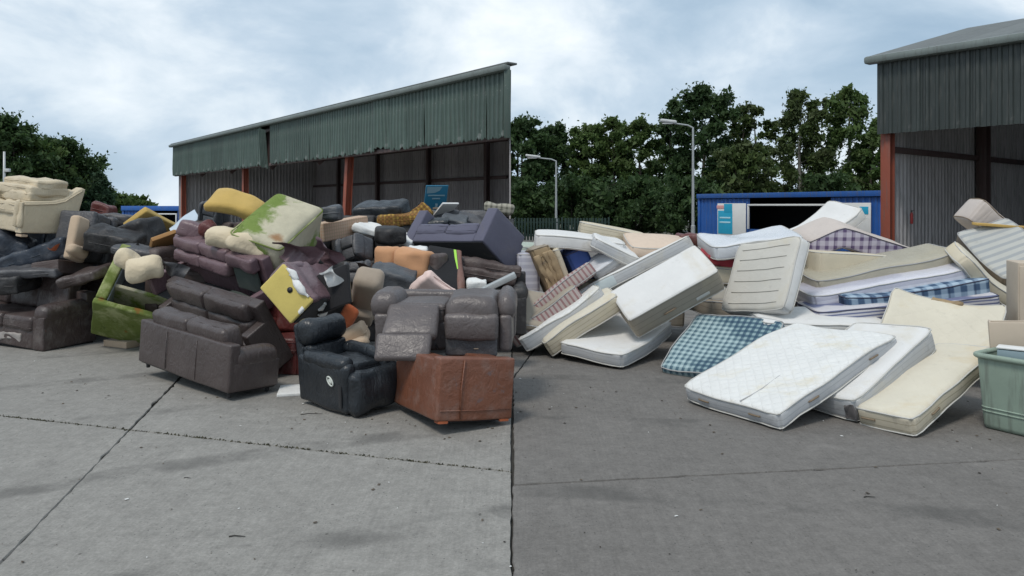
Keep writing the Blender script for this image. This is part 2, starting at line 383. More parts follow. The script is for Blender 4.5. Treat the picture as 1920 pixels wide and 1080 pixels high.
# pose table: centre, rotation rows, size (metres)
POSE={
'worn_sofa':([-7.664,11.555,0.55],[[0.9147,0.4026,0.0357],[-0.4011,0.9151,-0.0414],[-0.0494,0.0235,0.9985]],[2.472,0.841,0.957]),
'back_sofa':([-3.593,8.802,0.501],[[-0.785,-0.6164,0.0615],[0.6176,-0.7865,0.0005],[0.048,0.0384,0.9981]],[2.002,0.625,0.887]),
'face_sofa':([-3.806,9.663,0.588],[[0.7594,0.5832,-0.2885],[-0.6466,0.6269,-0.4346],[-0.0726,0.5166,0.8531]],[2.298,0.408,0.884]),
'burgundy_sofa':([-4.152,10.208,1.143],[[0.7928,0.5929,-0.1415],[-0.5965,0.7068,-0.3803],[-0.1255,0.3859,0.914]],[2.166,0.707,0.709]),
'ripped_recliner':([-2.492,9.225,1.027],[[0.6854,0.6964,-0.2127],[-0.2189,-0.0815,-0.9723],[-0.6945,0.713,0.0966]],[0.58,0.396,1.123]),
'mossy_armchair':([-3.238,10.342,1.66],[[0.9393,0.2927,0.1792],[-0.1602,0.8356,-0.5255],[-0.3035,0.4649,0.8317]],[0.747,1.139,0.602]),
'cream_sofa':([-8.046,12.249,2.09],[[0.8643,0.4943,0.0929],[-0.497,0.8677,0.0072],[-0.077,-0.0523,0.9957]],[1.893,0.898,0.777]),
'black_recliner':([-1.768,7.857,0.441],[[0.6484,-0.7612,-0.0142],[0.7592,0.6479,-0.062],[0.0564,0.0294,0.998]],[0.531,0.975,0.835]),
'tan_sofa':([-0.59,7.424,0.358],[[-0.863,0.5014,0.0621],[-0.4946,-0.8635,0.0986],[0.1031,0.0543,0.9932]],[0.8,1.059,0.58]),
'grey_recliner_sofa':([-0.706,8.129,0.866],[[0.9987,0.0501,-0.0],[-0.0501,0.9987,-0.0005],[0.0,0.0005,1.0]],[1.508,0.96,0.605]),
'green_tray':([-5.681,11.094,0.778],[[0.9055,0.4219,-0.0445],[0.289,-0.6902,-0.6633],[-0.3106,0.5878,-0.747]],[0.664,0.94,1.056]),
'purple_sofa':([-0.753,11.932,1.561],[[0.7881,0.5023,0.3557],[-0.6148,0.615,0.4937],[0.0292,-0.6078,0.7936]],[1.678,0.879,0.69]),
'quilt_front':([2.948,7.908,0.4],[[0.5248,0.8062,-0.2733],[-0.8511,0.5033,-0.1496],[0.0169,0.3111,0.9502]],[1.267,1.954,0.182]),
'foam_second':([3.646,7.913,0.377],[[0.5199,0.8011,-0.2967],[-0.8537,0.4996,-0.1471],[0.0304,0.3298,0.9436]],[0.949,1.505,0.243]),
'cream_third':([4.139,7.418,0.307],[[0.5542,0.8016,-0.2242],[-0.8312,0.5474,-0.0974],[0.0447,0.2403,0.9697]],[0.598,1.744,0.178]),
'cream_bent':([5.195,9.088,0.589],[[0.7506,0.5953,-0.2868],[-0.6494,0.5844,-0.4866],[-0.1221,0.5515,0.8252]],[1.192,0.96,0.16]),
'teal_check':([2.653,9.361,0.304],[[0.7493,0.5775,-0.3241],[-0.6622,0.6534,-0.3667],[0.0,0.4894,0.8721]],[1.207,1.145,0.144]),
'thick_divan':([2.1,10.145,0.943],[[0.2468,0.8683,-0.4303],[-0.8627,-0.0053,-0.5056],[-0.4413,0.4961,0.7477]],[0.692,1.356,0.36]),
'white_low':([1.462,10.323,0.255],[[0.7767,0.6266,-0.0636],[-0.6262,0.7574,-0.1848],[-0.0677,0.1834,0.9807]],[0.987,1.434,0.184]),
'quilt_upright':([3.389,10.001,1.136],[[0.4631,0.3451,-0.8164],[-0.8772,0.3101,-0.3665],[0.1266,0.8859,0.4464]],[1.139,1.036,0.186]),
'yellow_panel':([-6.031,12.456,1.774],[[0.3101,0.8255,0.4716],[0.8761,-0.0555,-0.479],[-0.3692,0.5617,-0.7404]],[0.709,0.465,0.1]),
'tan_panel':([-5.376,11.484,1.505],[[0.6646,0.4354,0.6073],[0.6727,-0.7024,-0.2325],[0.3253,0.563,-0.7597]],[0.381,0.506,0.06]),
'slate_chair':([-4.655,11.675,1.94],[[0.861,0.2091,-0.4635],[-0.4355,-0.1674,-0.8845],[-0.2626,0.9635,-0.0531]],[0.464,0.384,0.276]),
'charcoal_armchair':([-6.818,11.938,1.576],[[0.142,0.0626,0.9879],[0.9582,0.2419,-0.1531],[-0.2485,0.9683,-0.0256]],[0.621,0.809,0.6]),
'brown_box':([-6.965,11.596,1.102],[[0.1707,-0.1185,0.9782],[0.9735,0.1736,-0.1489],[-0.1522,0.9777,0.145]],[0.754,0.202,0.45]),
'woven_base':([-2.684,11.799,1.736],[[0.5146,-0.0474,0.8561],[0.8512,-0.0921,-0.5167],[0.1034,0.9946,-0.007]],[1.007,0.289,0.2]),
'charcoal_recliner':([-2.309,11.014,1.434],[[0.8456,-0.1421,-0.5146],[-0.4114,0.4408,-0.7977],[0.3402,0.8863,0.3143]],[0.419,0.388,0.396]),
'charcoal_recliner2':([-2.135,10.365,1.13],[[0.9997,-0.0012,-0.0237],[-0.0217,0.3588,-0.9332],[0.0096,0.9334,0.3586]],[0.379,0.324,0.395]),
'taupe_chair':([-1.882,9.659,0.952],[[0.9696,0.2205,-0.106],[0.0766,-0.6852,-0.7243],[-0.2324,0.6942,-0.6812]],[0.363,0.812,0.349]),
'peach_sofa':([-1.503,10.841,1.249],[[0.8469,0.0214,-0.5314],[-0.5296,-0.0569,-0.8464],[-0.0483,0.9982,-0.0368]],[1.024,0.417,0.299]),
'black_panel':([-0.951,10.518,1.181],[[0.9541,-0.0936,0.2846],[0.255,0.7525,-0.6073],[-0.1574,0.6519,0.7418]],[0.458,0.815,0.14]),
'pink_cover':([-1.058,9.564,0.958],[[0.7494,0.6551,-0.0956],[0.2992,-0.4641,-0.8337],[-0.5906,0.5962,-0.5438]],[0.465,0.571,0.16]),
'peach_box':([-0.213,9.575,0.752],[[0.9463,0.3031,0.1121],[-0.2401,0.8916,-0.3838],[-0.2163,0.3363,0.9166]],[0.422,0.403,0.25]),
'white_board':([-1.149,12.932,2.026],[[0.8334,0.4732,0.2854],[0.5526,-0.7132,-0.4312],[-0.0005,0.5171,-0.8559]],[0.315,0.43,0.03]),
'shed_sign':([-1.482,14.482,2.207],[[0.9192,0.149,0.3644],[0.3935,-0.3746,-0.8395],[0.0114,0.9151,-0.403]],[0.444,0.604,0.03]),
'stripe_right':([6.979,10.582,1.446],[[0.2738,0.9492,-0.1553],[-0.7388,0.1042,-0.6658],[-0.6158,0.297,0.7298]],[0.947,0.877,0.212]),
'tub':([4.931,6.936,0.359],[[0.5363,0.8441,0.0018],[-0.8441,0.5363,-0.0028],[-0.0033,0.0,1.0]],[0.808,0.8,0.719]),
'beige_chair':([-6.683,11.498,1.57],[[0.147,0.0087,0.9891],[0.9276,0.346,-0.1409],[-0.3435,0.9382,0.0428]],[0.357,0.698,0.16]),
'black_board':([-2.157,9.006,1.087],[[0.829,-0.1757,-0.5309],[-0.462,0.3197,-0.8272],[0.3151,0.9311,0.1839]],[0.542,0.467,0.05]),
'black_seat':([-5.983,12.0,1.629],[[0.9254,0.3085,-0.2201],[-0.3368,0.9357,-0.1047],[0.1736,0.171,0.9698]],[0.55,0.5,0.4]),
'redbrown_cushion':([-6.327,11.1,1.053],[[0.9556,0.1203,-0.2691],[-0.1685,0.972,-0.1637],[0.2419,0.2017,0.9491]],[0.62,0.5,0.13]),
'navy_panel':([-8.109,12.0,1.354],[[0.8517,-0.2834,0.4409],[0.31,0.9507,0.0124],[-0.4226,0.1261,0.8975]],[0.6,0.5,0.55]),
'slate_roll':([-7.455,11.7,1.314],[[0.9455,-0.0565,-0.3206],[0.0,0.9848,-0.1736],[0.3256,0.1642,0.9312]],[1.1,0.3,0.26]),
'dark_long':([-7.345,11.4,1.09],[[0.9986,-0.0055,-0.052],[0.0,0.9945,-0.1045],[0.0523,0.1044,0.9932]],[1.1,0.6,0.13]),
'dark_block':([-7.684,11.3,0.93],[[1.0,0.0,0.0],[0.0,0.9962,-0.0872],[0.0,0.0872,0.9962]],[0.8,0.6,0.25]),
'cream_pillow':([-5.398,10.6,1.29],[[0.7405,-0.0069,0.672],[0.2695,0.9191,-0.2875],[-0.6157,0.394,0.6824]],[0.45,0.3,0.2]),
'cream_pillow2':([-5.111,10.4,1.216],[[0.9794,-0.1992,0.0328],[0.1727,0.7427,-0.6469],[0.1045,0.6393,0.7618]],[0.52,0.34,0.24]),
'long_cushion':([-3.91,10.1,1.66],[[0.9781,0.0711,0.1954],[0.0,0.9397,-0.342],[-0.2079,0.3345,0.9192]],[0.46,0.32,0.24]),
'long_cushion2':([-3.437,9.9,1.591],[[0.9563,0.1,0.2747],[0.0,0.9397,-0.342],[-0.2924,0.3271,0.8986]],[0.6,0.32,0.22]),
'red_scrap':([-4.316,10.6,1.767],[[0.9397,0.0594,0.3368],[0.0,0.9848,-0.1736],[-0.342,0.1632,0.9254]],[0.18,0.2,0.16]),
'plastic_sheet':([-5.184,11.8,1.805],[[0.776,-0.5227,-0.3528],[0.1368,0.6857,-0.7149],[0.6157,0.5065,0.6037]],[0.5,0.3,0.03]),
'rolled_fabric':([-4.582,10.8,1.722],[[0.9511,0.0,0.309],[0.0,1.0,0.0],[-0.309,0.0,0.9511]],[0.45,0.24,0.2]),
'slate_cushion':([-2.704,11.2,1.98],[[0.9962,0.0,-0.0872],[0.0,1.0,0.0],[0.0872,0.0,0.9962]],[0.28,0.3,0.2]),
'olive_chair':([-1.609,10.1,1.097],[[0.9703,0.0585,0.2347],[0.0,0.9703,-0.2419],[-0.2419,0.2347,0.9415]],[0.62,0.5,0.3]),
'orange_panel':([-2.115,9.4,0.616],[[0.8529,-0.2588,0.4535],[0.2285,0.9659,0.1215],[-0.4695,0.0,0.8829]],[0.2,0.12,0.42]),
'beige_cushion':([-1.919,9.2,0.51],[[0.8829,-0.1215,-0.4535],[0.0,0.9659,-0.2588],[0.4695,0.2285,0.8529]],[0.3,0.25,0.2]),
'beige_cushion2':([-1.924,9.1,0.397],[[0.9962,-0.0151,-0.0858],[0.0,0.9848,-0.1736],[0.0872,0.173,0.9811]],[0.34,0.3,0.16]),
'dark_bolster':([-0.354,11.0,1.189],[[0.9877,0.0,0.1564],[0.0,1.0,0.0],[-0.1564,0.0,0.9877]],[1.0,0.3,0.16]),
'dark_bolster2':([-0.401,10.8,1.089],[[0.9848,0.0,0.1736],[0.0,1.0,0.0],[-0.1736,0.0,0.9848]],[0.9,0.3,0.16]),
'grey_bar':([-0.304,9.9,1.011],[[0.8988,-0.0761,-0.4317],[0.0,0.9848,-0.1736],[0.4384,0.1561,0.8851]],[0.78,0.1,0.075]),
'white_scrap':([-0.474,10.2,1.022],[[1.0,0.0,0.0],[0.0,0.9848,-0.1736],[0.0,0.1736,0.9848]],[0.28,0.2,0.12]),
'black_armchair':([-2.247,13.0,1.924],[[0.9824,0.1556,-0.1033],[-0.1732,0.9658,-0.1929],[0.0698,0.2074,0.9758]],[0.85,0.6,0.42]),
'patterned_bolster':([-1.872,12.6,1.857],[[0.9962,-0.0121,-0.0863],[0.0,0.9903,-0.1392],[0.0872,0.1386,0.9865]],[0.75,0.25,0.2]),
'patterned_corner':([-1.554,12.8,1.945],[[0.7431,0.0,-0.6691],[0.0,1.0,0.0],[0.6691,0.0,0.7431]],[0.36,0.25,0.26]),
'foam_curve':([-2.023,12.0,1.646],[[0.9563,0.0508,0.2879],[0.0,0.9848,-0.1736],[-0.2924,0.1661,0.9418]],[0.95,0.5,0.1]),
'black_pouf':([-1.914,11.7,1.64],[[0.9397,-0.3368,0.0594],[0.342,0.9254,-0.1632],[0.0,0.1736,0.9848]],[0.42,0.4,0.22]),
'shiny_cushion':([-1.346,12.4,1.781],[[0.9962,-0.0151,-0.0858],[0.0,0.9848,-0.1736],[0.0872,0.173,0.9811]],[0.62,0.4,0.16]),
'slate_slab':([-0.964,12.5,1.832],[[0.9781,0.0538,0.2008],[0.0,0.9659,-0.2588],[-0.2079,0.2532,0.9448]],[0.42,0.4,0.14]),
'grey_slab':([-0.719,12.9,1.86],[[0.9613,0.0943,0.259],[0.0,0.9397,-0.342],[-0.2756,0.3288,0.9033]],[0.5,0.4,0.1]),
'floral_cloth':([-0.226,13.2,2.043],[[0.9945,0.0,0.1045],[0.0,1.0,0.0],[-0.1045,0.0,0.9945]],[0.5,0.4,0.16]),
'white_foam':([-1.391,11.0,1.432],[[0.9986,0.0046,0.0521],[0.0,0.9962,-0.0872],[-0.0523,0.087,0.9948]],[0.28,0.25,0.1]),
'red_cushion_far':([-7.386,13.5,2.013],[[0.9659,0.0,0.2588],[0.0,1.0,0.0],[-0.2588,0.0,0.9659]],[0.35,0.3,0.2]),
'dark_bolster3':([-6.8,12.9,1.86],[[0.9962,0.0,0.0872],[0.0,1.0,0.0],[-0.0872,0.0,0.9962]],[0.5,0.3,0.16]),
'dark_arms':([-6.12,11.5,1.55],[[0.9633,-0.1147,0.2427],[0.1699,0.9606,-0.22],[-0.2079,0.2532,0.9448]],[0.75,0.5,0.3]),
'dark_flap':([-5.584,11.2,1.42],[[0.9903,0.0242,0.1371],[0.0,0.9848,-0.1736],[-0.1392,0.172,0.9752]],[0.7,0.4,0.12]),
'oxblood_sofa':([-2.846,9.6,0.475],[[0.9848,0.1736,0.0],[-0.1736,0.9848,0.0],[0.0,0.0,1.0]],[0.9,0.7,0.95]),
'ground_board':([-2.454,8.42,0.015],[[0.9781,-0.2079,0.0],[0.2079,0.9781,0.0],[0.0,0.0,1.0]],[0.34,0.42,0.03]),
'timber_block':([-5.798,11.15,0.05],[[0.9063,0.4226,0.0],[-0.4226,0.9063,0.0],[0.0,0.0,1.0]],[0.5,0.3,0.1]),
'white_long':([1.062,11.9,1.514],[[0.9945,0.0055,0.1044],[0.0,0.9986,-0.0523],[-0.1045,0.052,0.9932]],[1.4,0.9,0.2]),
'cream_strip':([1.687,12.7,1.628],[[0.9816,0.01,0.1905],[0.0,0.9986,-0.0523],[-0.1908,0.0514,0.9803]],[1.1,0.8,0.2]),
'white_slope':([1.574,11.6,1.437],[[0.9135,0.0354,0.4052],[0.0,0.9962,-0.0872],[-0.4067,0.0796,0.9101]],[0.75,0.8,0.17]),
'peach_top':([2.331,12.0,1.44],[[0.9976,0.0169,0.0677],[0.0,0.9703,-0.2419],[-0.0698,0.2413,0.9679]],[1.0,0.8,0.2]),
'pale_long':([1.824,11.3,1.099],[[0.891,0.071,-0.4484],[0.0,0.9877,0.1564],[0.454,-0.1394,0.88]],[1.9,0.8,0.2]),
'pink_stripe':([0.608,11.2,0.716],[[0.7986,0.0733,-0.5973],[0.0,0.9925,0.1219],[0.6018,-0.0973,0.7927]],[1.5,0.8,0.2]),
'grey_flat':([0.195,10.9,0.543],[[0.9781,0.128,0.1638],[0.0,0.788,-0.6157],[-0.2079,0.6022,0.7708]],[1.1,0.7,0.24]),
'ripped_brown':([0.543,11.7,1.072],[[0.9047,-0.1392,-0.4028],[0.1271,0.9903,-0.0566],[0.4067,0.0,0.9135]],[0.3,0.8,0.85]),
'beige_strip':([0.759,11.8,1.063],[[0.9182,-0.1392,-0.371],[0.129,0.9903,-0.0521],[0.3746,0.0,0.9272]],[0.1,0.8,0.8]),
'blue_mattress':([1.054,12.0,1.131],[[0.89,-0.1392,-0.4341],[0.1251,0.9903,-0.061],[0.4384,0.0,0.8988]],[0.36,0.8,0.62]),
'clear_grey':([1.446,11.5,1.246],[[0.788,-0.2106,-0.5785],[0.0,0.9397,-0.342],[0.6157,0.2695,0.7405]],[0.6,0.5,0.14]),
'lean_white':([0.734,10.7,0.48],[[0.8387,0.0,-0.5446],[0.0,1.0,0.0],[0.5446,0.0,0.8387]],[1.35,0.7,0.22]),
'lean_cream':([0.96,10.5,0.488],[[0.829,-0.0585,-0.5561],[0.0,0.9945,-0.1045],[0.5592,0.0867,0.8245]],[1.2,0.7,0.24]),
'lilac_upright':([0.204,11.9,1.054],[[0.9848,-0.1736,0.0],[0.1736,0.9848,0.0],[0.0,0.0,1.0]],[0.36,0.8,0.6]),
'mint_mattress':([0.36,12.6,1.335],[[0.9976,0.0061,0.0695],[0.0,0.9962,-0.0872],[-0.0698,0.0869,0.9938]],[0.6,0.6,0.16]),
'red_cloth':([3.136,11.2,1.308],[[0.866,0.0868,0.4924],[0.0,0.9848,-0.1736],[-0.5,0.1504,0.8529]],[0.5,0.45,0.15]),
'maroon_cushion':([2.914,12.4,1.533],[[0.9781,0.0,0.2079],[0.0,1.0,0.0],[-0.2079,0.0,0.9781]],[0.34,0.4,0.14]),
'plastic_wrapped':([3.56,11.2,1.54],[[0.9925,-0.0127,-0.1212],[0.0,0.9945,-0.1045],[0.1219,0.1037,0.9871]],[1.35,0.9,0.2]),
'folded_white':([4.973,11.9,1.752],[[0.8352,-0.2446,-0.4926],[0.1473,0.9624,-0.2282],[0.5299,0.118,0.8398]],[1.0,0.8,0.2]),
'cream_divan':([5.011,11.1,1.212],[[0.9879,-0.1392,0.0691],[0.1388,0.9903,0.0097],[-0.0698,0.0,0.9976]],[1.4,0.8,0.38]),
'purple_check':([5.319,11.6,1.677],[[1.0,0.0,0.0],[0.0,0.9877,-0.1564],[0.0,0.1564,0.9877]],[1.7,0.8,0.34]),
'olive_wrapped':([5.197,10.7,1.175],[[0.9763,-0.0226,-0.2153],[0.0,0.9945,-0.1045],[0.2164,0.1021,0.9709]],[2.05,0.8,0.24]),
'lilac_wrapped':([5.178,10.4,0.993],[[0.9833,-0.0159,-0.1815],[0.0,0.9962,-0.0872],[0.1822,0.0857,0.9795]],[2.3,0.8,0.25]),
'tartan_blue':([5.348,10.2,0.876],[[0.9925,-0.0043,-0.1218],[0.0,0.9994,-0.0349],[0.1219,0.0346,0.9919]],[1.95,0.8,0.24]),
'stripe_blue':([5.147,10.05,0.729],[[0.9954,-0.0033,-0.0958],[0.0,0.9994,-0.0349],[0.0958,0.0347,0.9948]],[2.4,0.8,0.2]),
'flat_white':([3.949,9.7,0.603],[[0.9998,0.0018,0.0174],[0.0,0.9945,-0.1045],[-0.0175,0.1045,0.9944]],[1.6,0.8,0.14]),
'ivory_lean':([6.426,10.2,1.138],[[0.7193,0.2602,0.6441],[0.0,0.9272,-0.3746],[-0.6947,0.2695,0.667]],[1.05,0.6,0.2]),
'beige_peak':([7.151,11.3,1.866],[[0.788,0.1069,0.6063],[0.0,0.9848,-0.1736],[-0.6157,0.1368,0.776]],[0.62,0.5,0.4]),
'yellow_plank':([7.059,10.8,1.807],[[0.9976,0.0061,0.0695],[0.0,0.9962,-0.0872],[-0.0698,0.0869,0.9938]],[0.75,0.12,0.035]),
'tall_beige':([6.205,8.9,0.715],[[0.9397,0.342,0.0],[-0.342,0.9397,0.0],[0.0,0.0,1.0]],[0.42,0.5,1.43]),
'tub_timber':([4.914,7.35,0.761],[[0.8639,0.5,-0.0604],[-0.4988,0.866,0.0349],[0.0698,0.0,0.9976]],[0.36,0.2,0.4]),
'under_black_sofa':([-8.01,12.6,0.57],[[1.0,0.0,0.0],[0.0,1.0,0.0],[0.0,0.0,1.0]],[2.2,0.9,0.85]),
'under_navy_sofa':([-7.965,12.6,1.335],[[0.9976,-0.0698,0.0],[0.0698,0.9976,0.0],[0.0,0.0,1.0]],[2.0,0.85,0.7]),
'under_green_sofa':([-5.535,12.3,0.562],[[0.9781,-0.2079,0.0],[0.2079,0.9781,0.0],[0.0,0.0,1.0]],[1.9,0.85,0.9]),
'under_brown_sofa':([-4.359,11.3,1.172],[[0.9903,0.1392,0.0],[-0.1392,0.9903,0.0],[0.0,0.0,1.0]],[2.0,0.9,1.3]),
'under_grey_sofa':([-2.801,10.6,0.775],[[0.9945,-0.1045,0.0],[0.1045,0.9945,0.0],[0.0,0.0,1.0]],[1.6,0.85,1.0]),
'under_slate_sofa':([-1.817,10.6,0.699],[[0.9962,0.0872,0.0],[-0.0872,0.9962,0.0],[0.0,0.0,1.0]],[1.7,0.85,0.9]),
'under_black_corner':([-0.545,10.9,0.738],[[1.0,0.0,0.0],[0.0,1.0,0.0],[0.0,0.0,1.0]],[1.5,0.85,0.9]),
'under_far_sofa':([-2.303,12.4,1.259],[[1.0,0.0,0.0],[0.0,1.0,0.0],[0.0,0.0,1.0]],[1.9,0.85,1.3]),
'under_far_sofa2':([-0.914,12.8,1.323],[[1.0,0.0,0.0],[0.0,1.0,0.0],[0.0,0.0,1.0]],[1.9,0.85,1.35]),
'under_far_sofa3':([-6.21,12.6,1.065],[[1.0,0.0,0.0],[0.0,1.0,0.0],[0.0,0.0,1.0]],[1.9,0.85,1.2]),
'under_mattress_one':([1.615,11.9,0.357],[[0.9903,-0.1392,0.0],[0.1392,0.9903,0.0],[0.0,0.0,1.0]],[1.9,1.3,0.24]),
'under_mattress_two':([1.457,12.0,0.557],[[0.997,0.0698,-0.0348],[-0.0697,0.9976,0.0024],[0.0349,0.0,0.9994]],[1.9,1.3,0.24]),
'under_mattress_three':([1.815,12.1,0.804],[[0.9973,-0.0523,0.0523],[0.0523,0.9986,0.0027],[-0.0523,0.0,0.9986]],[1.9,1.2,0.24]),
'under_mattress_four':([3.746,11.4,0.594],[[0.9962,-0.0872,0.0],[0.0872,0.9962,0.0],[0.0,0.0,1.0]],[1.9,1.3,0.24]),
'under_mattress_five':([3.943,11.5,0.827],[[0.9944,0.1045,-0.0174],[-0.1045,0.9945,0.0018],[0.0175,0.0,0.9998]],[1.9,1.3,0.24]),
'under_mattress_six':([3.646,11.6,1.106],[[0.9973,-0.0523,-0.0523],[0.0523,0.9986,-0.0027],[0.0523,0.0,0.9986]],[1.9,1.3,0.24]),
'under_mattress_seven':([6.205,11.9,0.867],[[0.9994,-0.0349,0.0],[0.0349,0.9994,0.0],[0.0,0.0,1.0]],[1.9,1.2,0.3]),
'under_mattress_eight':([6.514,12.0,1.114],[[0.9986,0.0523,0.0],[-0.0523,0.9986,0.0],[0.0,0.0,1.0]],[1.9,1.2,0.3]),
'yellow_cushion':([-4.07,11.0,2.092],[[0.9659,0.1372,0.2195],[0.0,0.848,-0.5299],[-0.2588,0.5119,0.8192]],[0.8,0.45,0.19]),
'lean_grey':([0.485,10.95,0.512],[[0.809,0.0,-0.5878],[0.0,1.0,0.0],[0.5878,0.0,0.809]],[1.2,0.7,0.24]),
}
# ================================================================== SETTING
# ---- ground and concrete yard
def concrete(name, col, tint, seedloc):
    t = NT(name, 0.88, 0.3)
    p = t.map(t.pos(), loc=seedloc)
    c = t.vary(col, t.noise(0.5, 6, 0.62, p, 0.4), 0.84, 1.16)
    c = t.mix(t.math('MULTIPLY', t.ss(t.noise(0.9, 6, 0.68, t.map(p, (1, 0.6, 1), rot=(0, 0, 0.5)), 0.8), 0.46, 0.70), 0.4), c, tint)
    c = t.vary(c, t.noise(19, 5, 0.7, p), 0.66, 1.34)
    c = t.vary(c, t.noise(7, 6, 0.7, p), 0.66, 1.34)
    c = t.vary(c, t.noise(55, 4, 0.75, p), 0.52, 1.48)                                   # fine mottling
    # broom finish: thin lines across the slab
    br = t.noise(46, 3, 0.6, t.map(p, (1, 0.035, 1), rot=(0, 0, 0.24)))
    c = t.vary(c, br, 0.84, 1.16)
    # dark pits and specks
    c = t.mix(t.math('MULTIPLY', t.math('SUBTRACT', 1.0, t.ss(t.vor(24, p), 0.05, 0.17)), t.ss(t.noise(3, 4, 0.6, p), 0.40, 0.62)), c, (0.055, 0.055, 0.055))
    c = t.mix(t.math('MULTIPLY', t.math('SUBTRACT', 1.0, t.ss(t.vor(4.3, p), 0.03, 0.06)), 0.7), c, (0.05, 0.045, 0.04))
    # oil spots
    c = t.mix(t.math('MULTIPLY', t.ss(t.noise(0.8, 3, 0.5, t.map(p, loc=(7.3, 2.1, 0)), 0.2), 0.66, 0.76), 0.3), c, (0.085, 0.085, 0.082))
    # pale dried-out bloom
    c = t.mix(t.math('MULTIPLY', t.ss(t.noise(1.6, 6, 0.7, t.map(p, loc=(1.3, 9.1, 0))), 0.55, 0.75), 0.4), c, tuple(min(1, v * 1.55) for v in col))
    # hairline cracks
    cd = t.vor(0.33, t.map(p, loc=(0.4, 0.1, 0)), 'DISTANCE_TO_EDGE')
    cw = t.math('ADD', cd, t.math('MULTIPLY', t.noise(9, 4, 0.6, p), 0.03))
    c = t.mix(t.math('MULTIPLY', t.math('SUBTRACT', 1.0, t.ss(cw, 0.010, 0.017)), 0.22), c, (0.06, 0.06, 0.055))
    # tyre marks sweeping through
    w = t.n('ShaderNodeTexWave', wave_type='RINGS', rings_direction='Z'); t.put(w.inputs['Vector'], t.map(p, loc=(-9, 16, 0)))
    w.inputs['Scale'].default_value = 0.17; w.inputs['Distortion'].default_value = 1.2; w.inputs['Detail'].default_value = 3
    c = t.mix(t.math('MULTIPLY', t.math('MULTIPLY', t.ss(w.outputs['Fac'], 0.90, 0.99), t.ss(t.noise(1.2, 4, 0.6, p), 0.42, 0.66)), 0.5), c, (0.06, 0.058, 0.055))
    h = t.math('ADD', t.noise(55, 4, 0.75, p), t.math('MULTIPLY', br, 0.6))
    return t.done(c, t.bump(h, 0.28, 0.012, t.bump(t.noise(2.5, 4, 0.5, p), 0.25, 0.03)))
M['concrete_pale'] = concrete('concrete_pale', (0.250, 0.240, 0.221), (0.198, 0.189, 0.174), (0, 0, 0))
M['concrete_dark'] = concrete('concrete_dark', (0.162, 0.152, 0.141), (0.125, 0.116, 0.107), (11.3, 5.2, 0))
M['joint'] = plain('joint_dirt', (0.035, 0.033, 0.028), 0.95, 0, 0.4, 20)
tg = NT('far_ground', 0.95)
M['far_ground'] = tg.done(tg.mix(tg.ss(tg.noise(0.15, 4, 0.6, tg.pos()), 0.4, 0.6), (0.13, 0.13, 0.12), (0.07, 0.09, 0.04)))

gv, gf = prism([(-700, -60), (700, -60), (700, 1300), (-700, 1300)], -0.5, -0.10)
tag(mesh('ground', gv, gf, M['far_ground'], smooth=False), kind='structure')
yv, yf = prism([(-26, -6), (26, -6), (26, 56), (-26, 56)], -0.09, -0.03)
yard = tag(mesh('concrete_yard', yv, yf, M['joint'], smooth=False), kind='structure')

def slab(poly, m, gap, seed):
    """one cast slab: polygon shrunk by half the joint, edges chipped, 20 mm arris"""
    rs = random.Random(seed)
    P = [Vector(p) for p in poly]; n = len(P)
    c = sum(P, Vector((0, 0))) / n
    ins = []
    for i in range(n):
        a, b, d = P[i - 1], P[i], P[(i + 1) % n]
        n1 = Vector((-(b - a).y, (b - a).x)).normalized(); n2 = Vector((-(d - b).y, (d - b).x)).normalized()
        k = (n1 + n2) / max(0.3, 1 + n1.dot(n2))
        ins.append(b + k * gap)
    out = []
    for i in range(n):
        a, b = ins[i], ins[(i + 1) % n]
        L = (b - a).length; near = min(a.length, b.length) < 26
        m_ = max(1, int(L / (0.09 if near and L < 40 else 2)))
        nn = Vector((-(b - a).y, (b - a).x)).normalized()
        for k in range(m_):
            t = k / m_
            j = 0 if k == 0 else rs.gauss(0, 0.004) + (rs.random() < 0.06) * rs.uniform(0.0, 0.025)
            out.append(a.lerp(b, t) + nn * j)
    N = len(out)
    V = [(p.x, p.y, 0.0) for p in out]
    V += [(p.x, p.y, -0.012) for p in ([q - (q - c).normalized() * -0.008 for q in out])]
    V += [(p.x, p.y, -0.029) for p in out]
    F = [tuple(range(N))]
    for r_ in range(2):
        for i in range(N):
            j = (i + 1) % N
            F.append(((r_ + 1) * N + i, (r_ + 1) * N + j, r_ * N + j, r_ * N + i))
    return mesh('slab', V, F, m, yard, smooth=False)
def lerp2(a, b, t): return (a[0] + (b[0] - a[0]) * t, a[1] + (b[1] - a[1]) * t)
# joints read off the yard: a = cross joint of the pale pour, b = long joint, s = seam between the two pours
J1a, J1b = (-5.08, 7.44), (0.0, 5.88)
def J1(x): return J1a[1] + (J1b[1] - J1a[1]) * (x - J1a[0]) / (J1b[0] - J1a[0])
def J2(y): return -3.01 + (-4.0 + 3.01) * (y - 4.42) / (8.9 - 4.42)
def J3(x): return 5.60 + 0.135 * x
xq = J2(7.0); yq = J1(J2(7.0)); xq = J2(yq)
P_, D_ = M['concrete_pale'], M['concrete_dark']
slab([(J2(-5), -5), (0, -5), (0, J1b[1]), (xq, yq)], P_, 0.010, 1)
slab([(-14, -5), (J2(-5), -5), (xq, yq), (-14, J1(-14))], P_, 0.010, 2)
slab([(xq, yq), (0, J1b[1]), (0, 14.0), (J2(14.0), 14.0)], P_, 0.015, 3)
slab([(-14, J1(-14)), (xq, yq), (J2(14.0), 14.0), (-14, 14.0)], P_, 0.015, 4)
slab([(0, -5), (14, -5), (14, J3(14)), (0, J3(0))], D_, 0.010, 5)
slab([(0, J3(0)), (14, J3(14)), (14, 14.0), (0.86, 14.0), (0.0, 9.05)], D_, 0.020, 6)
slab([(0, 9.05), (0.86, 14.0), (0, 14.0)], D_, 0.018, 7)
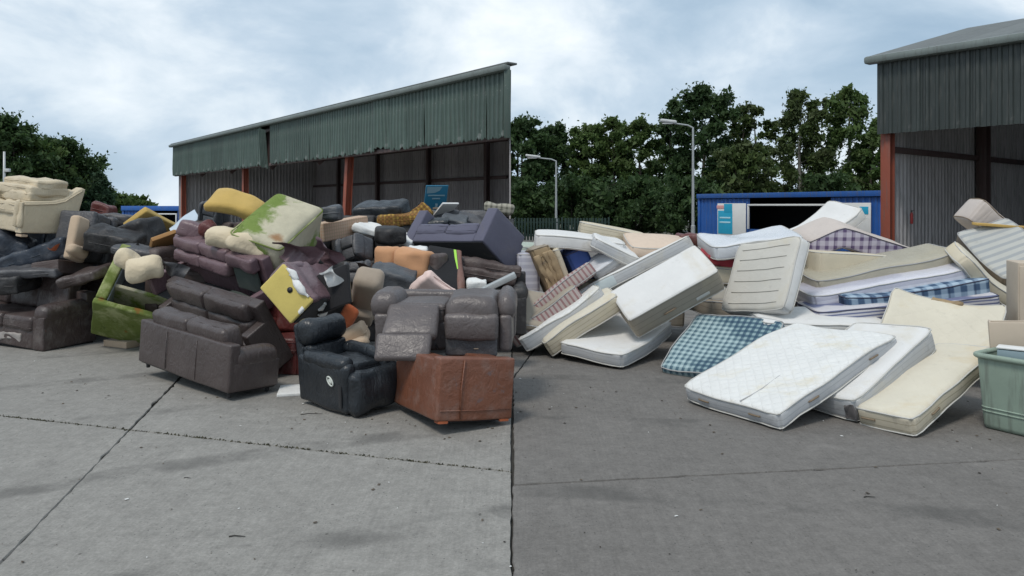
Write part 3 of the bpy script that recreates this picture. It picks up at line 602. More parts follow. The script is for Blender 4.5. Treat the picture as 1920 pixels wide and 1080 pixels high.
for k, (x0, x1) in enumerate(((-26, -14), (-14, -5), (-5, 0.4), (0.4, 7), (7, 14), (14, 26))):
    for j, (y0, y1) in enumerate(((14.0, 24.0), (24.0, 38.0), (38.0, 56.0))):
        slab([(x0, y0), (x1, y0), (x1, y1), (x0, y1)], P_ if x1 < 1 else D_, 0.012, 20 + k * 5 + j)
for x0, x1 in ((-26, -14), (14, 26)):
    slab([(x0, -5), (x1, -5), (x1, 14.0), (x0, 14.0)], P_ if x1 < 0 else D_, 0.012, 60 + x1)

# weeds and grit packed in the open joint, litter on the slabs
rs = random.Random(5)
V, F = [], []
for i in range(900):
    x = rs.uniform(-7.5, 0.0)
    if rs.random() > 0.35 + 0.65 * abs(math.sin(x * 2.3 + math.sin(x * 7))): continue
    y = J1(x) + rs.gauss(0, 0.010); s = rs.uniform(0.006, 0.017); o = len(V)
    for a in range(3):
        an = rs.uniform(0, 6.28)
        V.append((x + math.cos(an) * s, y + math.sin(an) * s, rs.uniform(-0.015, 0.006)))
    V.append((x + rs.gauss(0, s * .5), y + rs.gauss(0, s * .5), rs.uniform(0.003, 0.016)))
    F += [(o, o + 1, o + 3), (o + 1, o + 2, o + 3), (o + 2, o, o + 3)]
tw = NT('joint_weeds', 0.95)
M['weeds'] = tw.done(tw.mix(tw.island(), (0.03, 0.035, 0.018), (0.09, 0.08, 0.05)))
tag(mesh('joint_weeds', V, F, M['weeds'], smooth=False), 'dark moss and grit packed in the slab joint before the sofas', 'weeds', kind='stuff')
V, F = [], []
for i in range(900):
    x, y = rs.uniform(-7, 6.5), rs.uniform(3.2, 8.6)
    if rs.random() < 0.65: y = (8.9 if x < -2.6 else 7.4) + rs.gauss(0, .6) if x < 0 else rs.gauss(8.4 - .33 * x, .6)
    s = rs.choice([0.003, 0.004, 0.005, 0.007, 0.004, 0.005, 0.013]) ; o = len(V); a = rs.uniform(0, 6.28); k = rs.uniform(0.3, 1)
    ca, sa = math.cos(a), math.sin(a)
    for u, v in ((-1, -1), (1, -1), (1, 1), (-1, 1)):
        V.append((x + s * (u * ca - v * k * sa), y + s * (u * sa + v * k * ca), 0.003 + rs.uniform(0, 0.006)))
    V.append((x, y, 0.005 + s * 0.5))
    F += [(o, o + 1, o + 4), (o + 1, o + 2, o + 4), (o + 2, o + 3, o + 4), (o + 3, o, o + 4)]
tl = NT('litter', 0.9)
isl = tl.island()
M['litter'] = tl.done(tl.mix(tl.ss(isl, 0.86, 0.88), tl.mix(isl, (0.04, 0.035, 0.03), (0.13, 0.10, 0.07)), (0.62, 0.62, 0.6)))
tag(mesh('litter', V, F, M['litter'], smooth=False), 'small chips and scraps scattered over the concrete slabs', 'litter', kind='stuff')
def at(px, py):
    y = 1400 * CAM_H / (py - 385)
    return ((px - 960) / 1400 * y, y)
def stick(px, py, L, a, r, label, bend=0.01):
    x, y = at(px, py)
    P = [(x + L * (t - .5) * math.cos(a), y + L * (t - .5) * math.sin(a) + bend * math.sin(t * 5), 0.002 + r) for t in (0, .3, .6, 1)]
    v, f = tube(P, [r, r * .9, r * .8, r * .4], 6)
    tag(mesh('stick', v, f, M['joint']), label, 'stick')
stick(445, 1007, 0.105, 0.1, 0.0045, 'short dark stick lying on the concrete nearest the camera')
stick(352, 897, 0.06, 0.0, 0.003, 'tiny dark twig on the pale concrete just past the joint')
stick(585, 777, 0.22, 0.3, 0.004, 'wispy dark strip of trim on ground before black recliner', 0.03)
stick(1630, 933, 0.08, 0.1, 0.004, 'short dark twig on the dark concrete below the front mattress', 0.01)

# ---- corrugated sheet pieces
def corrugated(w, h, pitch=0.2, depth=0.035, rag=0.0, seed=0, nz=4, dent=0.0):
    """trapezoid-profile sheet standing in local xz, facing -y; bottom edge may be ragged"""
    prof = []
    n = max(1, int(round(w / pitch))); p = w / n
    for i in range(n):
        for u, d in ((0.0, 0), (0.28, 0), (0.40, 1), (0.66, 1), (0.78, 0)):
            prof.append((p * (i + u), -depth * d))
    prof.append((w, 0))
    rs_ = np.random.RandomState(seed)
    V, F = [], []
    m = len(prof)
    ph = rs_.rand(3) * 6
    for k in range(nz + 1):
        t = k / nz
        for x, y in prof:
            z = h * t
            if k == 0 and rag: z += abs(math.sin(x * 9 + ph[0])) * rag * rs_.rand() * 1.2
            dd = dent * math.sin(x * 3.1 + ph[1]) * math.sin(t * 3.1 + ph[2] * .2) * (1 - t)
            V.append((x, y + dd, z))
    for k in range(nz):
        for i in range(m - 1):
            a = k * m + i
            F.append((a, a + 1, a + m + 1, a + m))
    return V, F
M['clad_green'] = rusty('green_cladding', (0.070, 0.105, 0.088), (0.18, 0.205, 0.19), 0.575, 0.5)
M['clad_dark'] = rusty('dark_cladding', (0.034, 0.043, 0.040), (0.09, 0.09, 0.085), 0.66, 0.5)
M['clad_grey'] = rusty('grey_lining_sheet', (0.38, 0.35, 0.355), (0.10, 0.085, 0.08), 0.60, 0.6)
M['clad_grey_lit'] = rusty('grey_lining_sheet_lit', (0.46, 0.44, 0.44), (0.20, 0.18, 0.17), 0.60, 0.6)  # lighter grey lining copy: light reaching the end walls put into the colour
M['steel_red'] = rusty('red_oxide_steel', (0.30, 0.075, 0.042), (0.14, 0.06, 0.04), 0.62, 0.6)
M['steel_dark'] = rusty('dark_steel', (0.10, 0.062, 0.058), (0.05, 0.03, 0.03), 0.6, 0.6)
M['trim_green'] = rusty('eave_trim', (0.15, 0.175, 0.165), (0.10, 0.10, 0.09), 0.62, 0.45)
M['roof'] = rusty('roof_sheet', (0.115, 0.125, 0.12), (0.12, 0.12, 0.11), 0.6, 0.6)
UD = Vector((-0.622, 0.783, 0)); ND = Vector((0.783, 0.622, 0))      # along the sheds, and into them

def sheet_run(shed, name, A, B, z0, z1, m, pitch, width, rag=0.0, seed=0, out=None, dent=0.0, skip=(), mesh_share=True):
    """clad a straight run A>B (plan) with single sheets, each a part of the shed"""
    A, B = Vector((A[0], A[1], 0)), Vector((B[0], B[1], 0))
    L = (B - A).length; n = max(1, round(L / width)); w = L / n
    d = (B - A) / L
    ang = math.atan2(d.y, d.x)
    shared = []
    for k in range(3 if mesh_share else n):
        v, f = corrugated(w + 0.012, z1 - z0, pitch, 0.035, rag, seed + k, 4, dent)
        me = bpy.data.meshes.new(name); me.from_pydata([tuple(q) for q in v], [], f); me.materials.append(m)
        shared.append(me)
    objs = []
    for i in range(n):
        if i in skip: continue
        o = link(name, shared[i % len(shared)], shed)
        p = A + d * (w * i)
        o.location = (p.x, p.y, z0); o.rotation_euler = (0, 0, ang)
        objs.append(o)
    return objs
def bar(name, a, b, w, h, m, parent, r=0.008):
    """box-section member from a to b"""
    a, b = Vector(a), Vector(b); L = (b - a).length
    V, F = rbox((L, w, h), r, 9, 1)
    q = (b - a).to_track_quat('X', 'Z').to_matrix().to_4x4()
    q.translation = (a + b) / 2
    return mesh(name, xform(V, q), F, m, parent, True, 35)
def hsection(name, a, b, w, h, m, parent):
    a, b = Vector(a), Vector(b); L = (b - a).length
    t = 0.018
    parts = [rbox((L, w, t), 0.003, 9, 1, (0, 0, h / 2 - t / 2)), rbox((L, w, t), 0.003, 9, 1, (0, 0, -h / 2 + t / 2)), rbox((L, t, h - 2 * t - 0.002), 0.003, 9, 1)]
    q = (b - a).to_track_quat('X', 'Z').to_matrix().to_4x4() if abs((b - a).normalized().z) < 0.9 else Matrix(((0, -UD.x, ND.x, 0), (0, -UD.y, ND.y, 0), (1, 0, 0, 0), (0, 0, 0, 1)))
    if abs((b - a).normalized().z) >= 0.9:
        sh = (b - a) / L
        q = Matrix(((sh.x, -UD.x, ND.x, 0), (sh.y, -UD.y, ND.y, 0), (sh.z, 0, 0, 0), (0, 0, 0, 1)))
    q.translation = (a + b) / 2
    V, F = join(*parts)
    return mesh(name, xform(V, q), F, m, parent, True, 35)
def v2(p): return Vector((p[0], p[1], 0))

EAVE, FB = 5.5, 3.74
# ---- long open-fronted shed behind the sofas
C0 = Vector((-0.03, 18.1, 0)); LEN = 30.7
C1 = C0 + UD * LEN
DEEP = 8.5
K1 = C1 + ND * DEEP                                   # far back corner
sK = (C0 + ND * DEEP - Vector((-0.10, 0, 0))).x / -UD.x
K0 = C0 + ND * DEEP + UD * sK                          # near back corner, the end wall runs skew
shed = empty('open_shed', Matrix.Translation(C0))
shed_inv = Matrix.Translation(-C0)
tag(shed, 'long dark green corrugated open-fronted shed with red posts behind the sofas', 'shed')
def S_(p): return Vector(p) - C0
# front band of cladding sheets; one sheet torn loose
objs = sheet_run(shed, 'cladding_sheet', S_(C1), S_(C0), FB, EAVE - 0.12, M['clad_green'], 0.2, 1.0, 0.11, 3, dent=0.04, mesh_share=False)
tear = 14
objs[tear].location.z -= 0.05
objs[tear].rotation_euler = (0.16, 0.16, objs[tear].rotation_euler.z + 0.12)
objs[tear]['label'] = 'torn cladding sheet hanging loose'
objs[tear].scale = (0.62, 1, 1)
objs[24].rotation_euler = (0.03, 0.012, objs[24].rotation_euler.z + 0.02)
objs[24].scale = (1, 1, 0.93); objs[24].location.z += 0.1
bar('sheeting_rail', S_(C1) + ND * 0.12 + Vector((0, 0, FB + 0.05)), S_(C0) + ND * 0.12 + UD * .25 + Vector((0, 0, FB + 0.05)), 0.1, 0.12, M['steel_dark'], shed)
bar('sheeting_rail', S_(C1) + ND * 0.12 + Vector((0, 0, EAVE - 0.3)), S_(C0) + ND * 0.12 + UD * .25 + Vector((0, 0, EAVE - 0.3)), 0.1, 0.12, M['steel_dark'], shed)
bar('eave_trim', S_(C1 + UD * 0.18) - ND * 0.10 + Vector((0, 0, EAVE - 0.06)), S_(C0) - ND * 0.10 + Vector((0, 0, EAVE - 0.06)), 0.22, 0.15, M['trim_green'], shed, 0.05)
bar('ridge_line_trim', S_(C1 + UD * 0.18) + ND * 0.05 + Vector((0, 0, EAVE + 0.05)), S_(C0) + ND * 0.05 + Vector((0, 0, EAVE + 0.05)), 0.3, 0.05, M['roof'], shed, 0.01)
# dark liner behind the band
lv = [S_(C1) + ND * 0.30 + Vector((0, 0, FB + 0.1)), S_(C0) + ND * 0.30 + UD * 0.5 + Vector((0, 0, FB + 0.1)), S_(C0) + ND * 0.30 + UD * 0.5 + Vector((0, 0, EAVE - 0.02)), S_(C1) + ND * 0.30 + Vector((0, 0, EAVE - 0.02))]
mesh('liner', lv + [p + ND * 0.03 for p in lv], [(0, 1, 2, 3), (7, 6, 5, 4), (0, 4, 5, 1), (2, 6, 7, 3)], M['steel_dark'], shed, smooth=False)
box('corner_flashing', (0.16, 0.05, EAVE - FB - 0.1), S_(C0) + Vector((-0.085, -0.02, (EAVE + FB) / 2 - 0.06)), M['clad_green'], shed)
# posts: three bays, one post knocked out of plumb
for t, lean in ((1.0, 0.0), (0.66, 0.0), (0.328, 0.42)):
    b = S_(C0 + UD * (LEN * t)) + ND * 0.50
    top = b + Vector((0, 0, EAVE - 0.3)) - UD * lean * 1.3
    if t == 1.0: b += -UD * 0.2; top += -UD * 0.2
    o = hsection('post', b + Vector((0, 0, 0)), top, 0.22, 0.24, M['steel_red'], shed)
    if lean: o['label'] = 'red post knocked out of plumb'
# back wall, end walls, rails, back posts, roof
sheet_run(shed, 'wall_sheet', S_(K1), S_(K0), 0.02, 6.3, M['clad_grey'], 0.2, 1.0, 0, 40)
sheet_run(shed, 'wall_sheet', S_(C1) + ND * 0.3, S_(K1), 0.02, EAVE - 0.1, M['clad_grey_lit'], 0.2, 1.0, 0, 44)
sheet_run(shed, 'wall_sheet', S_(K0), S_(C0) + Vector((0, 0.12, 0)), 0.02, EAVE - 0.1, M['clad_grey'], 0.2, 1.0, 0, 48)
for z in (1.6, 3.3, 4.9):
    bar('wall_rail', S_(K1) - ND * 0.14 + Vector((0, 0, z)), S_(K0) - ND * 0.14 + Vector((0, 0, z)), 0.08, 0.14, M['steel_dark'], shed)
for t in (0.06, 0.30, 0.56, 0.80):
    b = S_(K0 + (K1 - K0) * t) - ND * 0.32
    hsection('back_post', b, b + Vector((0, 0, 6.0)), 0.18, 0.22, M['steel_dark'], shed)
    f_ = b - ND * (DEEP - 0.7)
    hsection('rafter', f_ + Vector((0, 0, EAVE - 0.45)), b + Vector((0, 0, 6.05)), 0.16, 0.3, M['steel_dark'], shed)
    hsection('knee_brace', f_ + ND * 1.4 + Vector((0, 0, EAVE - 0.6)), f_ + Vector((0, 0, FB - 0.1)), 0.1, 0.14, M['steel_dark'], shed)
for k in range(1, 7):
    q = ND * (DEEP * k / 7)
    a_ = S_(C1) + q + Vector((0, 0, EAVE - 0.12 + 0.12 * k)); b_ = S_(C0) + q + UD * (sK * k / 7 + 0.1) + Vector((0, 0, EAVE - 0.12 + 0.12 * k))
    bar('purlin', a_, b_, 0.07, 0.16, M['steel_dark'], shed)
rv = [S_(C1) - ND * 0.05 + Vector((0, 0, EAVE + 0.02)), S_(C0) - ND * 0.05 + Vector((0, 0, EAVE + 0.02)), S_(K0) + Vector((0, 0, 6.5)), S_(K1) + Vector((0, 0, 6.5))]
mesh('roof', rv + [p + Vector((0, 0, 0.04)) for p in rv], [(3, 2, 1, 0), (4, 5, 6, 7), (0, 1, 5, 4), (1, 2, 6, 5), (2, 3, 7, 6), (3, 0, 4, 7)], M['roof'], shed, smooth=False)

# ---- second shed at the right, end bay
R0 = Vector((8.46, 17.3, 0)); RL = 13.0
R1 = R0 - UD * RL
RDEEP = 11.4; RZ = 7.05
shed2 = empty('open_shed', Matrix.Translation(R0))
tag(shed2, 'tall dark shed bay with red corner post beyond the mattresses', 'shed')
def T_(p): return Vector(p) - R0
sheet_run(shed2, 'cladding_sheet', T_(R0), T_(R1), FB, EAVE - 0.12, M['clad_dark'], 0.2, 1.0, 0.01, 70)
bar('eave_trim', T_(R0 + UD * 0.22) - ND * 0.10 + Vector((0, 0, EAVE - 0.04)), T_(R1) - ND * 0.10 + Vector((0, 0, EAVE - 0.04)), 0.26, 0.18, M['trim_green'], shed2, 0.06)
for t in (0.0, 0.5, 1.0):
    b = T_(R0 - UD * (RL * t)) + ND * 0.24 - UD * 0.13
    hsection('post', b, b + Vector((0, 0, EAVE - 0.25)), 0.22, 0.24, M['steel_red'], shed2)
kb, k2 = R0 + ND * RDEEP, R1 + ND * RDEEP
sheet_run(shed2, 'wall_sheet', T_(R0) + ND * 0.4 - UD * 0.05, T_(kb), 0.02, EAVE - 0.08, M['clad_grey_lit'], 0.2, 1.0, 0, 80)
sheet_run(shed2, 'wall_sheet', T_(kb), T_(k2), 0.02, EAVE - 0.08, M['clad_grey'], 0.2, 1.0, 0, 84)
sheet_run(shed2, 'wall_sheet', T_(k2), T_(R1), 0.02, EAVE - 0.08, M['clad_grey'], 0.2, 1.0, 0, 88)
for k, t in ((5.6, 0.0), (10.9, 0.03), (10.9, 0.5)):
    b = T_(R0 - UD * (RL * t)) + ND * k - UD * 0.25
    hsection('back_post', b, b + Vector((0, 0, EAVE - 0.2)), 0.26, 0.3, M['steel_dark'], shed2)
bar('wall_rail', T_(R0) + ND * 0.4 - UD * 0.16 + Vector((0, 0, 3.4)), T_(kb) - ND * 0.2 - UD * 0.16 + Vector((0, 0, 3.4)), 0.08, 0.14, M['steel_dark'], shed2)
for a_, b_, c_, d_ in ((0, RDEEP / 2, EAVE + 0.02, RZ), (RDEEP / 2, RDEEP, RZ, EAVE + 0.02)):
    n_ = 14
    for i in range(n_):
        p0, p1 = R0 + UD * 0.2 - UD * ((RL + 0.2) * i / n_), R0 + UD * 0.2 - UD * ((RL + 0.2) * (i + 1) / n_ - 0.01)
        rv = [T_(p0) + ND * (a_ - 0.08 * (a_ == 0)) + Vector((0, 0, c_)), T_(p1) + ND * (a_ - 0.08 * (a_ == 0)) + Vector((0, 0, c_)), T_(p1) + ND * b_ + Vector((0, 0, d_)), T_(p0) + ND * b_ + Vector((0, 0, d_))]
        mesh('roof_sheet', rv + [p + Vector((0, 0, 0.04)) for p in rv], [(3, 2, 1, 0), (4, 5, 6, 7), (0, 1, 5, 4), (1, 2, 6, 5), (2, 3, 7, 6), (3, 0, 4, 7)], M['roof'], shed2, smooth=False)
gv_ = [T_(R0) + Vector((0, 0, EAVE - 0.08)), T_(kb) + Vector((0, 0, EAVE - 0.08)), T_(R0) + ND * (RDEEP / 2) + Vector((0, 0, RZ - 0.05))]
mesh('gable', gv_, [(0, 1, 2)], M['clad_grey'], shed2, smooth=False)

# ---- blue shipping container with counter opening
M['blue_paint'] = rusty('blue_paint', (0.018, 0.10, 0.36), (0.05, 0.10, 0.25), 0.64, 0.5)
M['white_paint'] = plain('white_paint', (0.72, 0.72, 0.70), 0.55, 0, 0.08)
M['sign_blue'] = plain('sign_blue', (0.012, 0.14, 0.24), 0.5, 0, 0.1)
M['sign_pale'] = plain('sign_pale', (0.20, 0.32, 0.38), 0.5, 0, 0.1)
M['poster_blue'] = plain('poster_blue', (0.02, 0.36, 0.56), 0.5, 0, 0.1)
M['poster_pale'] = plain('poster_pale', (0.45, 0.72, 0.82), 0.5, 0, 0.06)
M['poster_pink'] = plain('poster_pink', (0.72, 0.36, 0.34), 0.5, 0, 0.06)
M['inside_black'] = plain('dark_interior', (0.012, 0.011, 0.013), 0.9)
def container(A, B, H, label, cat, opening=None, fasc=0.22, deep=2.4, z0=0.1):
    A, B = Vector((*A, 0)), Vector((*B, 0)); L = (B - A).length
    d = (B - A) / L; n = Vector((d.y, -d.x, 0))
    if n.dot(-A) < 0: n = -n
    Mx = Matrix(((d.x, -n.x, 0, A.x), (d.y, -n.y, 0, A.y), (0, 0, 1, 0), (0, 0, 0, 1)))       # local x along, y into, z up
    if Mx.determinant() < 0: raise ValueError
    root = empty('shipping_container', Mx)
    tag(root, label, cat)
    for x in (0.08, L - 0.08):
        box('corner_post', (0.16, 0.16, H - z0), (x, 0.08, (H + z0) / 2), M['blue_paint'], root)
    box('top_rail', (L, 0.14, fasc), (L / 2, -0.01, H - fasc / 2 + 0.01), M['blue_paint'], root)
    box('roof', (L, deep, 0.06), (L / 2, deep / 2 + 0.08, H - 0.02), M['blue_paint'], root)
    box('end_wall', (0.06, deep - .2, H - z0 - .1), (0.03, deep / 2 + .05, (H + z0) / 2), M['blue_paint'], root)
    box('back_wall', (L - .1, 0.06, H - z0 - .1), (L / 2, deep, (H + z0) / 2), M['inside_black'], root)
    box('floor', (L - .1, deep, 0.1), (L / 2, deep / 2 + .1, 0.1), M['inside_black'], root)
    spans = [(0.16, L - 0.16)]
    if opening:
        x0, x1, zb, zt = opening
        spans = [(0.16, x0), (x1, L - 0.16)]
    for a, b in spans:
        k = max(1, round((b - a) / 1.1)); w = (b - a) / k
        for i in range(k):
            v, f = corrugated(w, H - z0 - fasc - 0.02, 0.27, 0.04, 0, i, 1)
            o = mesh('side_panel', v, f, M['blue_paint'], root, smooth=False)
            o.location = (a + w * i, 0.06, z0)
    if opening:
        box('sill_panel', (x1 - x0, 0.06, zb - z0), ((x0 + x1) / 2, 0.05, (zb + z0) / 2), M['blue_paint'], root)
        for nm, dd, cc in (('opening_frame', (x1 - x0 + .1, 0.08, 0.08), ((x0 + x1) / 2, -0.03, zt)), ('opening_frame', (0.08, 0.08, zt - zb), (x0, -0.03, (zt + zb) / 2)), ('opening_frame', (0.08, 0.08, zt - zb), (x1, -0.03, (zt + zb) / 2))):
            box(nm, dd, cc, M['white_paint'], root)
    return root, Mx, L
cont, CM, CL = container((9.45, 38.0), (15.2, 26.6), 2.66, 'long blue shipping container with dark counter opening under the trees', 'container', (3.55, 8.1, 1.0, 2.12))
nb = box('notice_board', (1.9, 0.04, 1.75), (2.45, -0.035, 1.32), M['white_paint'], cont)
box('poster', (0.98, 0.012, 1.12), (2.05, -0.064, 1.28), M['poster_blue'], nb)
box('poster_corner', (0.55, 0.012, 0.45), (2.25, -0.066, 1.95), M['poster_blue'], nb)
box('poster_heading', (0.5, 0.012, 0.16), (1.72, -0.066, 2.02), M['poster_pink'], nb)
for z, w in ((1.50, 0.74), (1.28, 0.74)):
    box('text_line', (w, 0.012, 0.075), (2.05, -0.074, z), M['poster_pale'], nb)
wb2 = box('wall_poster', (1.7, 0.03, 1.2), (9.2, -0.03, 1.6), M['white_paint'], cont)
box('poster_corner', (0.4, 0.012, 0.3), (9.75, -0.052, 1.9), M['poster_blue'], wb2)
container((-25.6, 49.0), (-20.2, 47.0), 2.05, 'small low blue cabin glimpsed left of the long shed', 'cabin', (1.3, 4.6, 0.6, 1.55), 0.3)

# ---- lamp posts
M['galv'] = plain('galvanised', (0.42, 0.44, 0.44), 0.45, 0.3, 0.12)
M['lamp_head'] = plain('lamp_head_grey', (0.55, 0.56, 0.55), 0.5)
def lamp_post(x, y, h, arm, label, r=0.075):
    root = empty('lamp_post', Matrix.Translation((x, y, 0)))
    tag(root, label, 'lamp post', 'lamp posts along the far edge of the yard')
    v, f = tube([(0, 0, 0), (0, 0, 1.2), (0, 0, 1.22), (0, 0, h)], [r * 1.3, r * 1.25, r * .9, r * .55], 10)
    mesh('pole', v, f, M['galv'], root, True, 40)
    v, f = tube([(0, 0, h - 0.03), (-arm * .2, 0, h + 0.09), (-arm * .7, 0, h + .17)], r * .45, 8)
    mesh('arm', v, f, M['galv'], root, True, 40)
    V, F = rbox((arm * 0.62, 0.26, 0.15), 0.06, 9, 2, (-arm * 0.95, 0, h + 0.22))
    V = np.array(V); V[:, 2] += (-(V[:, 0] + arm * .64)) * 0.12
    hd = mesh('lamp_head', V, F, M['lamp_head'], root, True, 40)
    box('lens', (arm * 0.4, 0.18, 0.04), (-arm * 0.98, 0, h + 0.165), M['white_paint'], hd)
lamp_post(8.0, 33.0, 5.55, 1.15, 'tall grey lamp post rising beside the blue container')
lamp_post(2.72, 46.0, 4.85, 1.5, 'smaller, farther grey lamp post above the leftmost mattresses', 0.085)
mast = empty('mast', Matrix.Translation((-34.0, 50.0, 0))); tag(mast, 'thin grey mast at the left edge before the trees', 'mast')
v, f = tube([(0, 0, 0), (0, 0, 3), (0, 0, 5.7)], [0.1, 0.09, 0.07], 8); mesh('pole', v, f, M['galv'], mast)
box('fitting', (0.34, 0.2, 0.22), (0.2, 0, 4.45), M['lamp_head'], mast)

# ---- dark green fence at the back of the yard
M['fence_green'] = plain('fence_green', (0.008, 0.028, 0.022), 0.7)
fence = empty('steel_fence', Matrix.Translation((0.2, 44.0, 0)))
tag(fence, 'dark green steel fence behind the leftmost mattresses', 'fence')
for i in range(3):
    bx_ = i * 2.75
    box('post', (0.1, 0.1, 1.4), (bx_, 0, 0.7), M['fence_green'], fence)
    if i < 2:
        for z in (0.3, 1.1): box('rail', (2.63, 0.05, 0.06), (bx_ + 1.375, 0.0, z), M['fence_green'], fence)
        for k in range(14): box('pale', (0.12, 0.025, 1.3), (bx_ + 0.2 + k * 0.18, -0.04, 0.7), M['fence_green'], fence, 0.004)
# ---- trees
def foliage(name, a, b, c):
    t = NT(name, 0.6, 0.3)
    r = t.island()
    col = t.mix(r, a, b)
    col = t.mix(t.ss(t.noise(0.55, 3, 0.5), 0.42, 0.66), col, c)
    t.put(t.b.inputs['Base Color'], col)
    tr = t.n('ShaderNodeBsdfTranslucent'); t.put(tr.inputs[0], col)
    mx_ = t.n('ShaderNodeMixShader'); mx_.inputs[0].default_value = 0.38
    t.t.links.new(t.b.outputs[0], mx_.inputs[1]); t.t.links.new(tr.outputs[0], mx_.inputs[2])
    t.t.links.new(mx_.outputs[0], t.t.nodes['Material Output'].inputs[0])
    return t.m
M['leaf_dark'] = foliage('leaf_dark', (0.0302, 0.0616, 0.0212), (0.0756, 0.1296, 0.0423), (0.0454, 0.081, 0.0302))
M['leaf_mid'] = foliage('leaf_mid', (0.053, 0.1004, 0.0272), (0.121, 0.1864, 0.053), (0.0832, 0.1216, 0.0379))
M['leaf_olive'] = foliage('leaf_olive', (0.0504, 0.0864, 0.0246), (0.112, 0.156, 0.047), (0.0784, 0.102, 0.0392))
M['leaf_blue'] = foliage('leaf_blue', (0.0333, 0.068, 0.0363), (0.068, 0.1216, 0.0635), (0.053, 0.0892, 0.0454))
M['bark'] = plain('bark', (0.055, 0.045, 0.035), 0.9, 0, 0.3, 8, 0.4)
M['bark_birch'] = plain('bark_birch', (0.22, 0.21, 0.19), 0.85, 0, 0.5, 9, 0.3)
def leaves(C, Rv, N, size, rs_, droop=0.0, flat=0.0):
    """N small leaf-spray faces scattered round clump centres C with radii Rv"""
    k = rs_.randint(0, len(C), N)
    p = rs_.normal(size=(N, 3)); p /= np.linalg.norm(p, axis=1, keepdims=True)
    rad = np.abs(rs_.normal(size=N)) * 0.48
    P = C[k] + p * (rad * Rv[k])[:, None] * np.array([1, 1, 0.8])
    if droop: P[:, 2] -= droop * rs_.rand(N) ** 2 * Rv[k] * 2.2
    a = rs_.normal(size=(N, 3)); a[:, 2] *= (1 - flat)
    if droop: a[:, 2] -= 1.6 * droop
    a /= np.linalg.norm(a, axis=1, keepdims=True)
    b = np.cross(a, rs_.normal(size=(N, 3))); b /= np.linalg.norm(b, axis=1, keepdims=True) + 1e-9
    s = size * rs_.uniform(0.55, 1.3, N)[:, None]
    a *= s; b *= s * 0.55
    V = np.stack([P - a, P + b * .9, P + a, P - b * .9], 1).reshape(-1, 3)
    F = np.arange(4 * N).reshape(-1, 4)
    return V, F
def fast_mesh(name, V, F, m, parent=None):
    me = bpy.data.meshes.new(name)
    n, k = F.shape
    me.vertices.add(len(V)); me.vertices.foreach_set('co', np.asarray(V, np.float32).ravel())
    me.loops.add(n * k); me.loops.foreach_set('vertex_index', F.ravel().astype(np.int32))
    me.polygons.add(n); me.polygons.foreach_set('loop_start', np.arange(0, n * k, k, dtype=np.int32))
    me.materials.append(m); me.update(calc_edges=True)
    return link(name, me, parent)
def tree(px, topy, Y, width, label, kind='broad', N=4200, base=0.25, m='leaf_mid', seed=1, name='tree', lean=0.0):
    rs_ = np.random.RandomState(seed)
    Hh = (385 - topy) / 1400 * Y + CAM_H
    W = width / 1400 * Y / 2
    root = empty(name, Matrix.Translation(((px - 960) / 1400 * Y, Y, -0.1)))
    tag(root, label, 'tree' if name != 'bush' else 'bush', 'trees and bushes round the yard')
    tr = []
    nst = 1 if kind in ('conifer', 'birch', 'tall') else 2
    C, Rv = [], []
    limbs = []
    for s_ in range(nst):
        ox = rs_.uniform(-.25, .25) * W * (nst > 1)
        P = [Vector((ox + lean * t * Hh + rs_.normal() * .012 * Hh * t, rs_.normal() * .012 * Hh * t, Hh * .95 * t)) for t in (0, .2, .4, .6, .8, 1)]
        r0 = 0.016 * Hh
        limbs.append(tube(P, [r0 * q for q in (1.2, .95, .75, .55, .32, .08)], 7))
        nb_ = {'broad': 24, 'birch': 20, 'tall': 26, 'conifer': 26, 'wispy': 16}[kind]
        for i in range(nb_):
            t = base + (0.98 - base) * (i + rs_.rand()) / nb_
            k = min(4, int(t * 5)); o = P[k].lerp(P[k + 1], t * 5 - k)
            an = i * 2.4 + rs_.rand()
            if kind == 'conifer': R = W * (1.02 - t) / (1 - base) * rs_.uniform(.75, 1.05); up = -0.05 * R
            elif kind == 'birch': R = W * (math.sin(math.pi * min(1, (t - base) / (1 - base) * .82 + .14)) ** .6) * rs_.uniform(.6, 1.0); up = .28 * R
            elif kind == 'tall': R = W * (math.sin(math.pi * min(1, (t - base) / (1 - base) * .75 + .22)) ** .7) * rs_.uniform(.55, 1.05); up = .35 * R
            else: R = W * (math.sin(math.pi * min(1, (t - base) / (1 - base) * .72 + .24)) ** .6) * rs_.uniform(.5, 1.08); up = .3 * R
            e = o + Vector((math.cos(an) * R, math.sin(an) * R, up))
            mid = o.lerp(e, .55) + Vector((0, 0, .08 * R))
            limbs.append(tube([o, mid, e], [r0 * .34 * (1.1 - t), r0 * .2 * (1.1 - t), r0 * .05], 4))
            for q, rr in ((.55, .7), (.8, .9), (1.0, 1.0)):
                pp = o.lerp(e, q)
                cr = (0.40 if kind != 'wispy' else 0.30) * W * rr * rs_.uniform(.6, 1.15) * (0.8 if kind == 'conifer' else 1)
                C.append((pp.x + rs_.normal() * .08 * W, pp.y + rs_.normal() * .08 * W, pp.z + rs_.normal() * .05 * W)); Rv.append(max(cr, .25))
        tip = P[5]; C.append((tip.x, tip.y, tip.z)); Rv.append(.16 * W + .2)
    v, f = join(*limbs)
    mesh('trunk', v, f, M['bark_birch'] if kind == 'birch' else M['bark'], root)
    V, F = leaves(np.array(C), np.array(Rv), int(N * 3.2), 0.0019 * Y + 0.03, rs_, 0.55 if kind == 'birch' else 0.0, .5 if kind == 'conifer' else 0.0)
    V2, F2 = leaves(np.array(C), np.array(Rv) * 0.75, int(N * 1.1), 0.0040 * Y + 0.05, rs_)
    V = np.concatenate([V, V2]); F = np.concatenate([F, F2 + len(V) - len(V2)])
    fast_mesh('crown', V, F, M[m], root)
